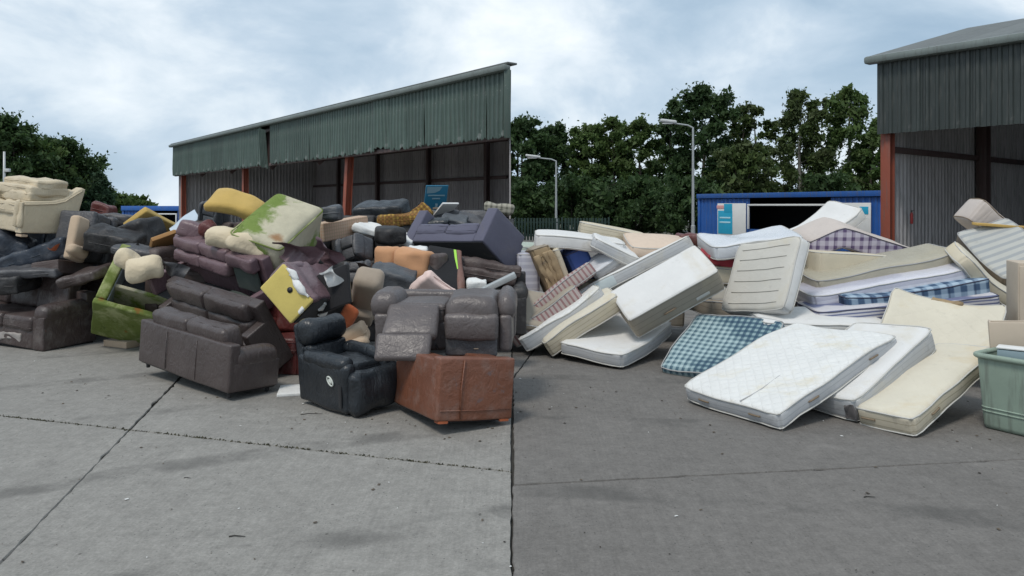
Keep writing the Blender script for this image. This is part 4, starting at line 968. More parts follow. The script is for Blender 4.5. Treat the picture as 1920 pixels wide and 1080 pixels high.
# right of the long shed
tree(975, 216, 62, 120, 'broad dark tree rising just right of the long shed end', 'broad', 5200, .12, 'leaf_dark', 1)
tree(1035, 232, 64, 110, 'broad dark tree behind the farther lamp post', 'broad', 4600, .12, 'leaf_dark', 2)
tree(1098, 228, 63, 100, 'mid-green tree just right of the farther lamp post', 'broad', 3400, .2, 'leaf_mid', 3)
tree(1150, 212, 62, 95, 'slender mid-green tree with a twiggy pointed top', 'tall', 3300, .2, 'leaf_mid', 4)
tree(1202, 214, 61, 95, 'tree with a rounded tuft top left of the tall lamp', 'tall', 3600, .16, 'leaf_mid', 5)
tree(1258, 176, 60, 80, 'narrow upright dark tree behind the tall lamp head', 'tall', 3200, .2, 'leaf_dark', 6)
tree(1318, 152, 58, 150, 'tallest dense tree right behind the tall lamp post', 'tall', 6200, .12, 'leaf_dark', 7)
tree(1400, 190, 60, 130, 'sparse twiggy tree between the tallest tree and the birches', 'wispy', 2600, .25, 'leaf_olive', 8)
tree(1392, 268, 52, 110, 'low brownish leafy tree rising behind the container roof', 'broad', 3600, .1, 'leaf_olive', 9)
tree(1500, 160, 56, 118, 'left one of the two drooping birches over the container', 'birch', 3400, .22, 'leaf_olive', 10)
tree(1592, 152, 55, 115, 'right one of the two drooping birches over the container', 'birch', 3600, .22, 'leaf_mid', 11)
tree(1640, 238, 53, 90, 'small green tree half hidden by the red corner post', 'broad', 2300, .15, 'leaf_mid', 12)
tree(1285, 330, 46, 120, 'low dark leafy bush at the foot of the tall lamp', 'broad', 3000, .03, 'leaf_dark', 13, 'bush')
tree(1180, 338, 50, 150, 'low dark bush under the slender mid-green trees', 'broad', 3000, .03, 'leaf_dark', 14, 'bush')
tree(1070, 335, 52, 150, 'low dark bush behind the cream and white mattress ends', 'broad', 3000, .03, 'leaf_dark', 15, 'bush')
tree(985, 345, 53, 110, 'low dark bush over the green fence', 'broad', 2600, .03, 'leaf_dark', 16, 'bush')
tree(1560, 325, 50, 130, 'low dark bush between the birch trunks', 'broad', 1500, .05, 'leaf_dark', 27, 'bush')
# left of the long shed
tree(8, 214, 56, 150, 'tall leafy tree at the left edge of the yard', 'broad', 4600, .1, 'leaf_dark', 17)
tree(62, 256, 58, 135, 'round leafy tree second from the left edge', 'broad', 4400, .08, 'leaf_mid', 18)
tree(118, 258, 60, 130, 'rounded dark tree behind the cream sofa', 'broad', 4400, .08, 'leaf_dark', 19)
tree(150, 298, 62, 95, 'smaller leafy tree just left of the conifer', 'broad', 5200, .05, 'leaf_dark', 20)
tree(186, 320, 60, 78, 'small dark pointed conifer beyond the sofa heap', 'conifer', 5200, .04, 'leaf_blue', 21, 'conifer')
tree(218, 364, 66, 80, 'low bush just right of the conifer', 'broad', 1800, .02, 'leaf_mid', 22, 'bush')
tree(248, 368, 68, 76, 'low pale green bush above the yellow panel', 'broad', 1800, .02, 'leaf_mid', 23, 'bush')
tree(272, 378, 70, 44, 'lowest bush touching the blue cabin', 'broad', 1400, .02, 'leaf_mid', 24, 'bush')
# the wood behind, one dark mass
rs_ = np.random.RandomState(77)
C = []; Rv = []
for i in range(420):
    x = rs_.uniform(-62, -26) if rs_.rand() < 0.3 else rs_.uniform(1.5, 58)
    C.append((x, rs_.uniform(74, 90), rs_.rand() ** 1.6 * 8.0 * (1 if x > 0 else .12))); Rv.append(rs_.uniform(.9, 2.0))
V, F = leaves(np.array(C), np.array(Rv), 42000, 0.26, rs_)
tag(fast_mesh('far_wood', V, F, M['leaf_dark']), 'dark mass of woodland behind the nearer trees', 'woodland', kind='stuff')
# ================================================================== THE SOFA HEAP
L_ = {}
L_['umber'] = leather('umber_leather', (0.060, 0.043, 0.040), 0.40, (0.15, 0.05, 0.04), 0.62, 0.3, 0.4)
L_['taupe'] = leather('taupe_brown_leather', (0.066, 0.050, 0.047), 0.38, None, 0.6, 0.04)
L_['burgundy'] = leather('burgundy_leather', (0.155, 0.098, 0.110), 0.36, None, 0.6, 0.08)
L_['black'] = leather('black_leather', (0.016, 0.020, 0.025), 0.33, (0.10, 0.10, 0.10), 0.75, 0.04, 0.32)
L_['black2'] = leather('black_leather_dull', (0.020, 0.019, 0.020), 0.5, None, 0.6, 0.15)
L_['tan'] = leather('tan_leather', (0.165, 0.062, 0.034), 0.40, (0.15, 0.09, 0.08), 0.60, 0.22)
L_['grey'] = leather('grey_leather', (0.102, 0.086, 0.084), 0.38, (0.55, 0.54, 0.53), 0.75, 0.08)
L_['cream'] = leather('cream_leather', (0.56, 0.47, 0.33), 0.5, (0.30, 0.22, 0.14), 0.72, 0.15)
L_['navy'] = leather('navy_leather', (0.034, 0.044, 0.062), 0.38, None, 0.6, 0.2)
L_['slate'] = leather('slate_leather', (0.060, 0.066, 0.075), 0.45, None, 0.6, 0.2)
L_['charcoal'] = leather('charcoal_leather', (0.062, 0.062, 0.068), 0.45, None, 0.6, 0.22)
L_['oxblood'] = leather('oxblood_leather', (0.10, 0.020, 0.018), 0.45)
L_['brown'] = leather('dark_brown_leather', (0.070, 0.048, 0.043), 0.5, None, 0.6, 0.2)
L_['purple'] = fabric('slate_purple_fabric', (0.115, 0.115, 0.16), amount=0.2)
L_['peach'] = fabric('peach_fabric', (0.56, 0.30, 0.16), amount=0.25)
L_['pink'] = fabric('pale_pink_fabric', (0.72, 0.55, 0.50), amount=0.2, stain=(0.62, 0.60, 0.48))
L_['yellow'] = fabric('mustard_foam', (0.54, 0.37, 0.115), amount=0.5, dirt=(0.26, 0.15, 0.05), bumpy=0.5)
L_['pale_yellow'] = fabric('pale_yellow_foam', (0.62, 0.50, 0.15), amount=0.15, bumpy=0.25)
L_['fleece'] = fabric('cream_fleece', (0.66, 0.56, 0.40), amount=0.3, bumpy=0.9)
L_['taupe_cloth'] = fabric('taupe_cloth', (0.34, 0.28, 0.22), amount=0.25)
L_['beige'] = fabric('beige_cloth', (0.50, 0.38, 0.27), amount=0.35)
L_['orange'] = fabric('orange_cloth', (0.50, 0.14, 0.06), amount=0.2)
L_['board'] = plain('brown_board', (0.36, 0.19, 0.07), 0.85, 0, 0.2, 5)
L_['wovenp'] = ticking('woven_pink', (0.50, 0.40, 0.30), check=((0.52, 0.30, 0.22), (0.36, 0.30, 0.20), 0.05, 0.4), stain_amt=0.1)
L_['gold_brocade'] = ticking('gold_brocade', (0.26, 0.13, 0.04), check=((0.07, 0.035, 0.015), (0.42, 0.26, 0.06), 0.07, 0.45), stain_amt=0.0)
L_['floral'] = ticking('floral_cloth', (0.36, 0.34, 0.28), check=((0.16, 0.15, 0.12), (0.08, 0.08, 0.06), 0.09, 0.4), stain_amt=0.1)
L_['lime'] = plain('lime_lining', (0.38, 0.72, 0.09), 0.7)
L_['webbing'] = fabric('green_grey_webbing', (0.055, 0.070, 0.060), amount=0.3)
def mossy(name, base=(0.50, 0.47, 0.34), g1=(0.105, 0.165, 0.020), g2=(0.23, 0.31, 0.055), cover=0.45):
    t = NT(name, 0.95, 0.2)
    c = t.vary(base, t.noise(6, 5), 0.8, 1.15)
    g = t.mix(t.noise(5, 5, 0.7), g1, g2)
    g = t.mix(t.ss(t.noise(3.1, 6, 0.75, t.map(t.obj, loc=(3, 1, 2))), 0.58, 0.72), g, (0.035, 0.055, 0.012))
    f = t.math('ADD', t.math('MULTIPLY', t.noise(1.9, 6, 0.6, dist=0.4), 0.85), t.math('MULTIPLY', t.noise(18, 4, 0.7), 0.15))
    c = t.mix(t.ss(f, 1 - cover - 0.07, 1 - cover + 0.09), c, g)
    c = t.mix(t.math('MULTIPLY', t.ss(t.noise(2.6, 4, 0.5, t.map(t.obj, loc=(8.1, 4.4, 2.2))), 0.66, 0.72), 0.85), c, (0.26, 0.11, 0.03))
    return t.done(c, t.bump(t.noise(38, 5, 0.7), 0.5, 0.015, t.bump(t.noise(5, 3), 0.3, 0.03)))
L_['moss_full'] = mossy('moss_covered', (0.38, 0.41, 0.20), (0.085, 0.118, 0.024), (0.21, 0.26, 0.075), cover=0.55)
L_['moss_part'] = mossy('moss_on_cream', cover=0.505)
G_S = 'dumped sofas and chairs'

def soft(parent, name, d, c, m, axis=2, seed=0, lump=0.008, amt=None, r=None, M4=None, step=0.07):
    V, F = cushion(d, c, axis, seed, r, amt, lump, step)
    if r is None and 'cushion' in name:        # sewn seam round the middle
        o_ = [i for i in range(3) if i != axis]
        for off in (-.26, .26):
            P = []
            for p in rrect(d[o_[0]] - .004, d[o_[1]] - .004, 0.035, 0, 2):
                q = [0, 0, 0]; q[o_[0]] = p[0] + c[o_[0]]; q[o_[1]] = p[1] + c[o_[1]]; q[axis] = c[axis] + off * d[axis]
                P.append(q)
            P = lumps(np.array(P, float), seed, 9, lump, np.array(c))
            V2, F2 = tube(P, 0.0065, 4, True)
            F = list(F) + [tuple(i + len(V) for i in f) for f in F2]
            V = list(map(tuple, V)) + [tuple(v) for v in V2]
    if M4 is not None: V = xform(V, M4)
    return mesh(name, V, F, m, parent)
def block(parent, name, d, c, m, r=0.03, seed=0, lump=0.006, step=0.14, M4=None):
    V, F = rbox(d, r, step, 2, c)
    if lump: V = lumps(V, seed, 7, lump, np.array(c))
    if M4 is not None: V = xform(V, M4)
    return mesh(name, V, F, m, parent)
def seam(parent, name, P, m, r=0.006):
    v, f = tube(P, r, 5)
    return mesh(name, v, f, m, parent)
def sofa(pn, name, label, cat, m, ms=None, n=2, aw=0.2, ah=0.6, sh=0.44, bh=0.8, bt=0.17, rows=1, feet=True, pad=True, seed=0, cush=True, seats=True, arms=True, slope=0.10, lining=True, ctop=1.0, cback=0.0, wshare=1.0, base=True):
    Mx, (L, D, H) = pose(pn)
    ms = ms or m
    root = empty(name, Mx); tag(root, label, cat, G_S)
    f0 = 0.07 if feet else 0.0
    AH, SH, BH = ah * H, sh * H, bh * H
    aw_ = aw if arms else 0.0
    if base: block(root, 'base', (L - 2 * aw_ - 0.004, D - bt - 0.03, max(0.08, SH - 0.13 - f0)), (0, -bt / 2 - .005, (SH - 0.13 + f0) / 2), m, 0.02, seed, 0.004)
    if lining: box('bottom_lining', (L - 0.06, D - 0.06, 0.012), (0, 0, f0 - 0.008), M['lining'], root, 0.003)
    V, F = rbox((L - 0.006, bt, BH - f0), 0.022, 0.12, 2, (0, D / 2 - bt / 2, (BH + f0) / 2))
    V = lumps(V, seed + 1, 5, 0.0035)
    mesh('back_panel', V, F, m, root)
    for x in (-L / 6, L / 6) if n > 1 else ():
        seam(root, 'seam', [(x, D / 2 + 0.006, f0 + 0.03), (x, D / 2 + 0.008, (BH + f0) / 2), (x, D / 2 + 0.006, BH - 0.05)], m, 0.005)
    if arms:
        for s in (-1, 1):
            ph = 0.13 if pad else 0.0
            V, F = rbox((aw, D - bt * 0.35, AH - f0 - ph * .6), 0.022, 0.12, 2, (s * (L / 2 - aw / 2), -bt * 0.17, (AH - ph * .6 + f0) / 2))
            V = np.array(V)
            top = V[:, 2] > AH * 0.6
            V[top, 2] -= slope * AH * np.clip((-(V[top, 1]) / (D / 2)) * .5 + .5, 0, 1) * .5
            o = mesh('arm', lumps(V, seed + 3 + s, 6, 0.0035), F, m, root)
            if pad:
                V, F = cushion((aw * 1.12, D * 0.9, ph * 1.5), (s * (L / 2 - aw / 2), -0.05 * D, AH - ph * .35), 2, seed + 7 + s, ph * .62, ph * .25, 0.008)
                V = np.array(V); V[:, 2] -= slope * AH * np.clip(-V[:, 1] / D + .5, 0, 1) * .5
                mesh('arm_pad', V, F, m, o)
    W = L - 2 * aw_
    w = W * wshare / n
    if seats:
        for i in range(n):
            x = -W / 2 + w * (i + .5)
            soft(root, 'seat_cushion', (w - 0.008, D - bt - 0.02, 0.19), (x, -bt / 2 - 0.03, SH - 0.06), ms, 2, seed + 10 + i, 0.010)
    if cush:
        z0 = SH + 0.04; hh = (H * ctop - z0) / rows
        for i in range(n):
            x = -W / 2 + w * (i + .5)
            for q in range(rows):
                tl_ = Matrix.Translation((x, D / 2 - bt - 0.07 + cback + 0.10 * (q + .5) / rows, z0 + hh * (q + .5))) @ Matrix.Rotation(math.radians(-12), 4, 'X')
                soft(root, 'back_cushion', (w - 0.008, 0.20, hh * 1.05), (0, 0, 0), ms, 1, seed + 20 + i * 3 + q, 0.012, M4=tl_)
    if feet:
        for x in (-L / 2 + .1, L / 2 - .1):
            for y in (-D / 2 + .08, D / 2 - .08):
                v, f = tube([(x, y, 0), (x, y, f0)], [0.022, 0.03], 8)
                mesh('foot', v, f, M['black_plastic'], root, True, 40)
    return root, (L, D, H)

# ---- front row
r, (l, d, h) = sofa('worn_sofa', 'worn_sofa', 'worn dark brown leather sofa with peeled seat front at the left edge', 'sofa', L_['umber'], n=3, aw=0.24, ah=0.62, seed=3, feet=False)
V, F = rbox((l * .5, 0.03, 0.11), 0.01, 0.035, 2, (0.1, -d / 2 + 0.02, 0.13))
strip = mesh('torn_front', lumps(lumps(V, 5, 14, 0.022), 6, 38, 0.012), F, fabric('dirty_foam', (0.34, 0.31, 0.29), amount=0.8), r); strip['label'] = 'torn pale foam along the seat front'
sofa('back_sofa', 'two_seat_sofa', 'taupe brown leather sofa with its back turned to the camera', 'sofa', L_['taupe'], n=2, aw=0.2, ah=0.52, bh=0.66, bt=0.13, seed=13, slope=0.0, sh=0.4, ctop=0.82, cback=-0.01)
r, (l, d, h) = sofa('face_sofa', 'tipped_sofa', 'taupe brown sofa tipped face-on behind the one showing its back', 'sofa', L_['taupe'], n=2, aw=0.16, ah=0.72, bh=0.98, bt=0.14, rows=2, seed=23, feet=False, pad=False, slope=0.05)
r, (l, d, h) = sofa('burgundy_sofa', 'reclining_sofa', 'burgundy leather reclining sofa lying tilted on top of the brown ones', 'sofa', L_['burgundy'], n=2, aw=0.1, ah=0.4, bh=0.98, bt=0.14, rows=2, seed=33, feet=False, pad=False, seats=False, wshare=0.70, base=False)
wbp = block(r, 'bare_webbing', (l * .25, 0.03, h * .50), (l * .33, d / 2 - .20, h * .52), L_['webbing'], 0.01, 1, 0.006)
soft(r, 'back_cushion', (l * .27, 0.12, h * .26), (l * .33, d / 2 - .2, h * .88), L_['burgundy'], 1, 39, 0.014)
wbp['label'] = 'bare green-grey webbing where a cushion is gone'
block(r, 'torn_flap', (0.50, 0.34, 0.025), (l / 2 - 0.50, -d * .10, h * .18), L_['webbing'], 0.01, 2, 0.012)
block(r, 'flap_edge', (0.34, 0.02, 0.02), (l / 2 - 0.50, -d * .02, h * .22), L_['lime'], 0.006, 2, 0.003)

# ---- recliner with its arm cover ripped off
Mx, (a, b, c) = pose('ripped_recliner', False)
r = empty('ripped_recliner', Mx @ Matrix.Translation((0, 0, -c / 2)))
tag(r, 'ripped burgundy recliner end with bare yellow side panel and white stuffing', 'recliner', G_S)
T = Matrix.Translation((0, 0, c / 2))
block(r, 'body', (a * .94, b * .9, c * .86), (0, 0, c * .46), L_['black2'], 0.03, 4)
o = block(r, 'side_panel', (a * 1.0, b * 1.02, 0.05), (0, -b * .03, c - 0.02), L_['pale_yellow'], 0.02, 5, 0.006); o['label'] = 'bare pale yellow side panel'
v, f = tube([(0.0, 0.05, c - 0.03), (0.0, 0.05, c + 0.012)], 0.035, 10)
mesh('pivot_hole', v, f, M['black_plastic'], o)
Vc, Fc = rbox((a * 1.05, 0.10, c * .98), 0.05, 0.07, 2, (0, b / 2 - 0.02, c * .5))
mesh('torn_cover', lumps(Vc, 8, 9, 0.02), Fc, L_['burgundy'], r)
Vc, Fc = rbox((0.10, b * .75, c * .5), 0.045, 0.07, 2, (-a / 2 + 0.02, 0.06, c * .72))
mesh('torn_cover', lumps(Vc, 9, 9, 0.015), Fc, L_['burgundy'], r)
block(r, 'bottom_board', (0.02, b * .98, c * .98), (a / 2 + 0.0, -0.0, c * .47), M['lining'], 0.005, 1, 0)
def fluff(parent, d_, c_, seed):
    V, F = rbox(d_, min(d_) * .4, 0.035, 2, c_)
    V = lumps(lumps(V, seed, 16, 0.022), seed + 9, 40, 0.010)
    return mesh('stuffing', V, F, M['white_foam'], parent)
fluff(r, (a * .75, 0.05, 0.06), (0.04, b / 2 - .03, c + 0.005), 61)
fluff(r, (a * .35, 0.04, 0.05), (-.12, b / 2 + .0, c + 0.012), 62)
fluff(r, (0.05, b * .34, c * .20), (a / 2 + .02, b / 2 - .12, c * .62), 63)
fluff(r, (0.04, b * .22, c * .08), (a / 2 + .03, b / 2 - .24, c * .56), 64)
fluff(r, (0.05, 0.10, 0.04), (a * .46, -b * .02, c + .0), 65)

# ---- mossy upturned pieces
Mx, (a, b, c) = pose('mossy_armchair')
t = NT('moss_on_armchair', 0.95, 0.2)
x, y, z = t.sep(t.obj)[0:3]
f_ = t.math('ADD', t.math('MULTIPLY', t.noise(3.2, 6, 0.62, dist=0.5), 0.9), t.math('MULTIPLY', t.noise(16, 5, 0.7), 0.22))
f_ = t.math('ADD', f_, t.math('MULTIPLY', x, -0.55 / a))
f_ = t.math('ADD', f_, t.math('MULTIPLY', t.math('SUBTRACT', c, z), 0.5 / c))
g_ = t.mix(t.noise(6, 5, 0.7), (0.10, 0.155, 0.030), (0.22, 0.29, 0.085))
g_ = t.mix(t.ss(t.noise(4.1, 6, 0.75), 0.56, 0.70), g_, (0.05, 0.07, 0.02))
col_ = t.mix(t.ss(f_, 0.49, 0.70), t.vary((0.52, 0.48, 0.36), t.noise(7, 5, 0.65), 0.74, 1.16), g_)
dx_ = t.math('SUBTRACT', x, a * .30); dy_ = t.math('ADD', y, b * .36)
rr_ = t.math('ADD', t.math('SQRT', t.math('ADD', t.math('MULTIPLY', dx_, dx_), t.math('MULTIPLY', dy_, dy_))), t.math('MULTIPLY', t.noise(9, 4), 0.14))
col_ = t.mix(t.math('MULTIPLY', t.math('SUBTRACT', 1.0, t.ss(rr_, 0.10, 0.19)), 0.8), col_, (0.27, 0.12, 0.04))
moss_arm = t.done(col_, t.bump(t.noise(38, 5, 0.7), 0.5, 0.015, t.bump(t.noise(5, 3), 0.3, 0.03)))
r = empty('mossy_armchair', Mx); tag(r, 'moss-streaked cream armchair block on top of the heap', 'armchair', G_S)
V, F = rbox((a, b, c), 0.07, 0.07, 2, (0, 0, c / 2))
V = puff(V, 2, 0.06, (0, 0, c / 2), (a, b, c)); mesh('seat_block', lumps(V, 5, 5, 0.015), F, moss_arm, r)
for s in (-1, 1):
    v, f = tube([(p[0], p[1], c / 2 + s * (c / 2 - 0.03)) for p in rrect(a + .005, b + .005, 0.07, 0)], 0.011, 5, True)
    mesh('piping', v, f, L_['moss_full'], r)
block(r, 'skirt', (a * .9, b * .9, 0.05), (0, 0, -0.02), L_['moss_full'], 0.01, 6)

Mx, (a, b, c) = pose('green_tray')
r = empty('upturned_sofa_frame', Mx); tag(r, 'upturned green mossy sofa frame open towards the camera', 'sofa frame', G_S)
wx = 1.35
block(r, 'front_panel', (wx, b, 0.09), (-a / 2 + wx / 2, 0, c - 0.045), L_['moss_full'], 0.025, 2, 0.008)
block(r, 'side_panel', (0.15, b * 0.98, c - 0.1), (-a / 2 + 0.075, 0.005, (c - 0.1) / 2), L_['moss_full'], 0.03, 3, 0.008)
block(r, 'inner_board', (0.012, b * .9, c - .12), (-a / 2 + 0.158, 0, (c - 0.1) / 2), plain('blue_grey_board', (0.30, 0.34, 0.37), 0.8), 0.004, 3, 0)
block(r, 'seat_underside', (wx - 0.2, 0.05, c - 0.12), (-a / 2 + 0.15 + (wx - .2) / 2, -b * .12, (c - 0.12) / 2), L_['slate'], 0.01, 4, 0.01)
block(r, 'rail', (wx - 0.2, b * .55, 0.05), (-a / 2 + 0.15 + (wx - .2) / 2, b * .13, c * .62), L_['moss_part'], 0.01, 5, 0.004)
block(r, 'end_panel', (0.12, b * .9, c - 0.1), (-a / 2 + wx - .06, 0, (c - .1) / 2), L_['moss_full'], 0.03, 6, 0.006)

# ---- black recliner on the ground
Mx, (a, b, c) = pose('black_recliner')
r = empty('recliner_armchair', Mx); tag(r, 'scuffed black leather recliner armchair standing alone in front', 'recliner', G_S)
a = 0.62
m = L_['black']
for s in (-1, 1):
    o = block(r, 'arm', (0.13, b * .86, c * .60), (s * (a / 2 - 0.065), -0.02, c * .30 + 0.02), m, 0.05, 3 + s, 0.010, 0.08)
    V, F = cushion((0.16, b * .7, 0.11), (s * (a / 2 - 0.065), -0.06, c * .60 + 0.01), 2, 5 + s, 0.05, 0.02, 0.010)
    mesh('arm_pad', V, F, m, o)
box('base_panel', (a - .27, b * .8, c * .34), (0, 0, c * .2), M['lining'], r)
soft(r, 'seat_cushion', (a - .24, b * .6, 0.2), (0, -b * .1, c * .46), m, 2, 9, 0.014)
fr = soft(r, 'footrest', (a - .02, 0.17, c * .50), (0, -b / 2 + 0.03, c * .28), m, 1, 11, 0.018, 0.05, 0.06)
Tb = Matrix.Translation((0, b / 2 - 0.17, c * .42)) @ Matrix.Rotation(math.radians(-14), 4, 'X')
bk = block(r, 'back_shell', (a * .84, 0.12, c * .62), (0, 0.08, c * .29), m, 0.05, 12, 0.006, M4=Tb)
soft(r, 'lumbar_cushion', (a * .82, 0.18, c * .30), (0, -0.02, c * .15), m, 1, 13, 0.014, M4=Tb)
soft(r, 'head_cushion', (a * .86, 0.22, c * .34), (0, -0.03, c * .46), m, 1, 14, 0.012, 0.06, 0.10, M4=Tb)
# oval maker's badge on the side, ring with a small mark
bx_ = -a / 2 - 0.011
def oval(x, y, z, ry, rz, rot, r_, n=20):
    P = []
    for k in range(n):
        an = 2 * math.pi * k / n; u, w_ = ry * math.cos(an), rz * math.sin(an)
        P.append((x, y + u * math.cos(rot) - w_ * math.sin(rot), z + u * math.sin(rot) + w_ * math.cos(rot)))
    return tube(P, r_, 5, True)
M['badge'] = plain('badge_silver', (0.60, 0.63, 0.58), 0.4)
bd = mesh('badge', *oval(bx_, -b * .20, c * .40, 0.055, 0.032, 0.7, 0.009), M['badge'], r); bd['label'] = 'pale oval ring badge'
mesh('badge_mark', *join(oval(bx_, -b * .20, c * .40, 0.026, 0.011, 0.7, 0.006), tube([(bx_, -b * .2 - .02, c * .4 - .02), (bx_, -b * .2 + .02, c * .4 + .018)], 0.006, 5)), M['badge'], bd)
box('footrest_gap', (0.01, 0.05, c * .28), (-a / 2 - 0.002, -b / 2 + 0.145, c * .24), M['lining'], r)

# ---- tan sofa and the grey recliner lying on it
r, (l, d, h) = sofa('tan_sofa', 'tan_sofa', 'tan brown leather sofa under the grey recliner, back towards camera', 'sofa', L_['tan'], n=1, aw=0.22, ah=0.96, bh=0.99, sh=0.6, bt=0.16, seed=43, feet=False, pad=False, cush=False, slope=0.05)
seam(r, 'seam', [(-l / 2 + .03, d / 2 + .004, h * .17), (0, d / 2 + .01, h * .165), (l / 2 - .03, d / 2 + .004, h * .17)], L_['tan'], 0.005)
seam(r, 'seam', [(l / 2 - .24, d / 2 + .008, 0.02), (l / 2 - .23, d / 2 + .012, h * .5), (l / 2 - .25, d / 2 + .006, h * .96)], L_['tan'], 0.008)
for x in (-l / 2 + .08, l / 2 - .08): box('foot', (0.1, 0.1, 0.035), (x, d / 2 - .06, -0.005), L_['orange'], r)

Mx, (a, b, c) = pose('grey_recliner_sofa')
r = empty('reclining_sofa', Mx); tag(r, 'grey leather reclining sofa with raised footrest stacked on the tan sofa', 'sofa', G_S)
m = L_['grey']; a0 = a - 0.04
block(r, 'base', (a0 - .3, b - .1, c * .5), (0.06, 0.05, c * .3), m, 0.03, 3)
block(r, 'back_panel', (a0, 0.2, c * .9), (0, b / 2 - .1, c * .5), m, 0.06, 4)
for s, w_ in ((-1, .24), (1, .16)):
    o = block(r, 'arm', (w_ * .8, b * .85, c * .62), (s * (a0 / 2 - w_ / 2), 0, c * .36), m, 0.04, 6 + s)
    soft(o, 'arm_pad', (w_ * 1.35, b * .72, 0.24), (s * (a0 / 2 - w_ / 2), -b * .06, c * .80), m, 2, 8 + s, 0.012, 0.05, 0.11)
x0 = -a0 / 2 + .22; x1 = a0 / 2 - .15; wS = (x1 - x0) / 2
soft(r, 'seat_cushion', (wS, b * .75, 0.22), (x0 + wS / 2, -b * .02, c * .66), m, 2, 12, 0.012)
soft(r, 'seat_cushion', (wS, b * .85, 0.26), (x0 + wS * 1.5, -b * .10, c * .74), m, 2, 13, 0.012, 0.05, 0.10)
soft(r, 'front_panel', (wS * .99, 0.16, c * .45), (x0 + wS * 1.5, -b / 2 + .02, c * .48), m, 1, 14, 0.012, 0.03)
fp = block(r, 'lower_front', (wS * .98, 0.08, c * .30), (x0 + wS * 1.5, -b / 2 + .04, c * .14), L_['charcoal'], 0.02, 15, 0.004)
box('pull_tag', (0.05, 0.006, 0.012), (x0 + wS * 1.6, -b / 2 - .004, c * .12), L_['beige'], fp)
Tf = Matrix.Translation((x0 + wS / 2 - .05, -b / 2 + .10, c * .80)) @ Matrix.Rotation(math.radians(40), 4, 'X')
soft(r, 'footrest', (wS * 1.0, 0.44, 0.09), (0, -0.20, 0), m, 2, 16, 0.008, 0.02, 0.045, M4=Tf)
Tf2 = Matrix.Translation((x0 + wS / 2 - .09, -b / 2 - .22, c * .42)) @ Matrix.Rotation(math.radians(58), 4, 'X')
soft(r, 'footrest_flap', (wS * 1.0, 0.28, 0.07), (0, -0.14, 0), m, 2, 17, 0.006, 0.015, 0.035, M4=Tf2)
for x in (x0 + .05, x0 + wS - .08): bar('mechanism_arm', (x, -b / 2 - .10, c * .22), (x, -b / 2 + .16, c * .06), 0.012, 0.03, M['black_plastic'], r)

# ---- purple sofa tipped up at the back
sofa('purple_sofa', 'purple_sofa', 'slate purple fabric sofa tipped forward at the right of the heap', 'sofa', L_['purple'], n=2, aw=0.2, ah=0.95, bh=0.75, sh=0.42, bt=0.16, seed=53, feet=False, pad=False, cush=False, seats=True)
# ---- cream sofa high on the left
Mx, (l, d, h) = pose('cream_sofa')
r = empty('cream_sofa', Mx); tag(r, 'cream leather sofa side-on high at the left of the heap', 'sofa', G_S)
m = L_['cream']
def profile(parent, name, yz, x0, x1, m_, bev=0.03, seed=0):
    """closed outline in the yz plane given thickness along x, edges rounded"""
    import bmesh
    n_ = len(yz)
    V = [(x0, y, z) for y, z in yz] + [(x1, y, z) for y, z in yz]
    F = [tuple(reversed(range(n_))), tuple(range(n_, 2 * n_))] + [(i, (i + 1) % n_, n_ + (i + 1) % n_, n_ + i) for i in range(n_)]
    o = mesh(name, V, F, m_, parent)
    bm = bmesh.new(); bm.from_mesh(o.data); bmesh.ops.recalc_face_normals(bm, faces=bm.faces)
    ed = [e for e in bm.edges if abs(e.verts[0].co.x - e.verts[1].co.x) < 1e-5]
    bmesh.ops.bevel(bm, geom=ed, offset=bev, segments=3, profile=0.6, affect='EDGES'); bm.to_mesh(o.data); bm.free()
    o.data.polygons.foreach_set('use_smooth', [True] * len(o.data.polygons)); o.data.set_sharp_from_angle(angle=math.radians(40))
    return o
arm_yz = [(-d / 2, 0.02), (d / 2 - .10, 0.02), (d / 2 - .04, h * .5), (d / 2 + .03, h * .97), (d / 2 - .03, h), (d / 2 - .14, h * .90), (d * .18, h * .76), (0, h * .70), (-d * .3, h * .67), (-d / 2, h * .66)]
for s_ in (-1, 1):
    profile(r, 'arm', arm_yz, s_ * (l / 2) - .2 * (s_ > 0), s_ * (l / 2) + .2 * (s_ < 0), m, 0.035)
v, f = tube([(l / 2 + .004, y, z - .05) for y, z in arm_yz[4:]], 0.012, 6); mesh('arm_seam', v, f, m, r)
block(r, 'base', (l - .42, d * .8, h * .38), (0, 0, h * .2), m, 0.03, 2)
block(r, 'back_panel', (l - .42, 0.2, h * .92), (0, d / 2 - .12, h * .48), m, 0.06, 3)
for k in range(2): soft(r, 'seat_cushion', ((l - .44) / 2, d * .8, 0.2), (-l / 4 + .1 + (l / 2 - .2) * k, -d * .06, h * .5), m, 2, 64 + k, 0.02)
for k, (z, w_, dy) in enumerate(((.74, .70, .02), (.87, .66, .0), (.99, .56, .05))):
    soft(r, 'loose_cushion', (l * .52, d * w_, 0.15), (l / 2 - l * .29, -d * .06 + dy * d, h * z), m, 2, 70 + k, 0.022)
soft(r, 'loose_cushion', (l * .4, d * .5, 0.2), (-l * .2, -d * .2, h * .72), m, 2, 77, 0.022)
for k in range(4):
    soft(r, 'gathered_fold', (0.05, 0.05, h * .5), (l / 2 - .02 - .055 * k, -d / 2 - .015, h * .40), m, 0, 80 + k, 0.016, 0.01, 0.02)
box('front_foot', (0.16, 0.1, 0.04), (l / 2 - .1, -d / 2 + .06, -0.02), L_['beige'], r)

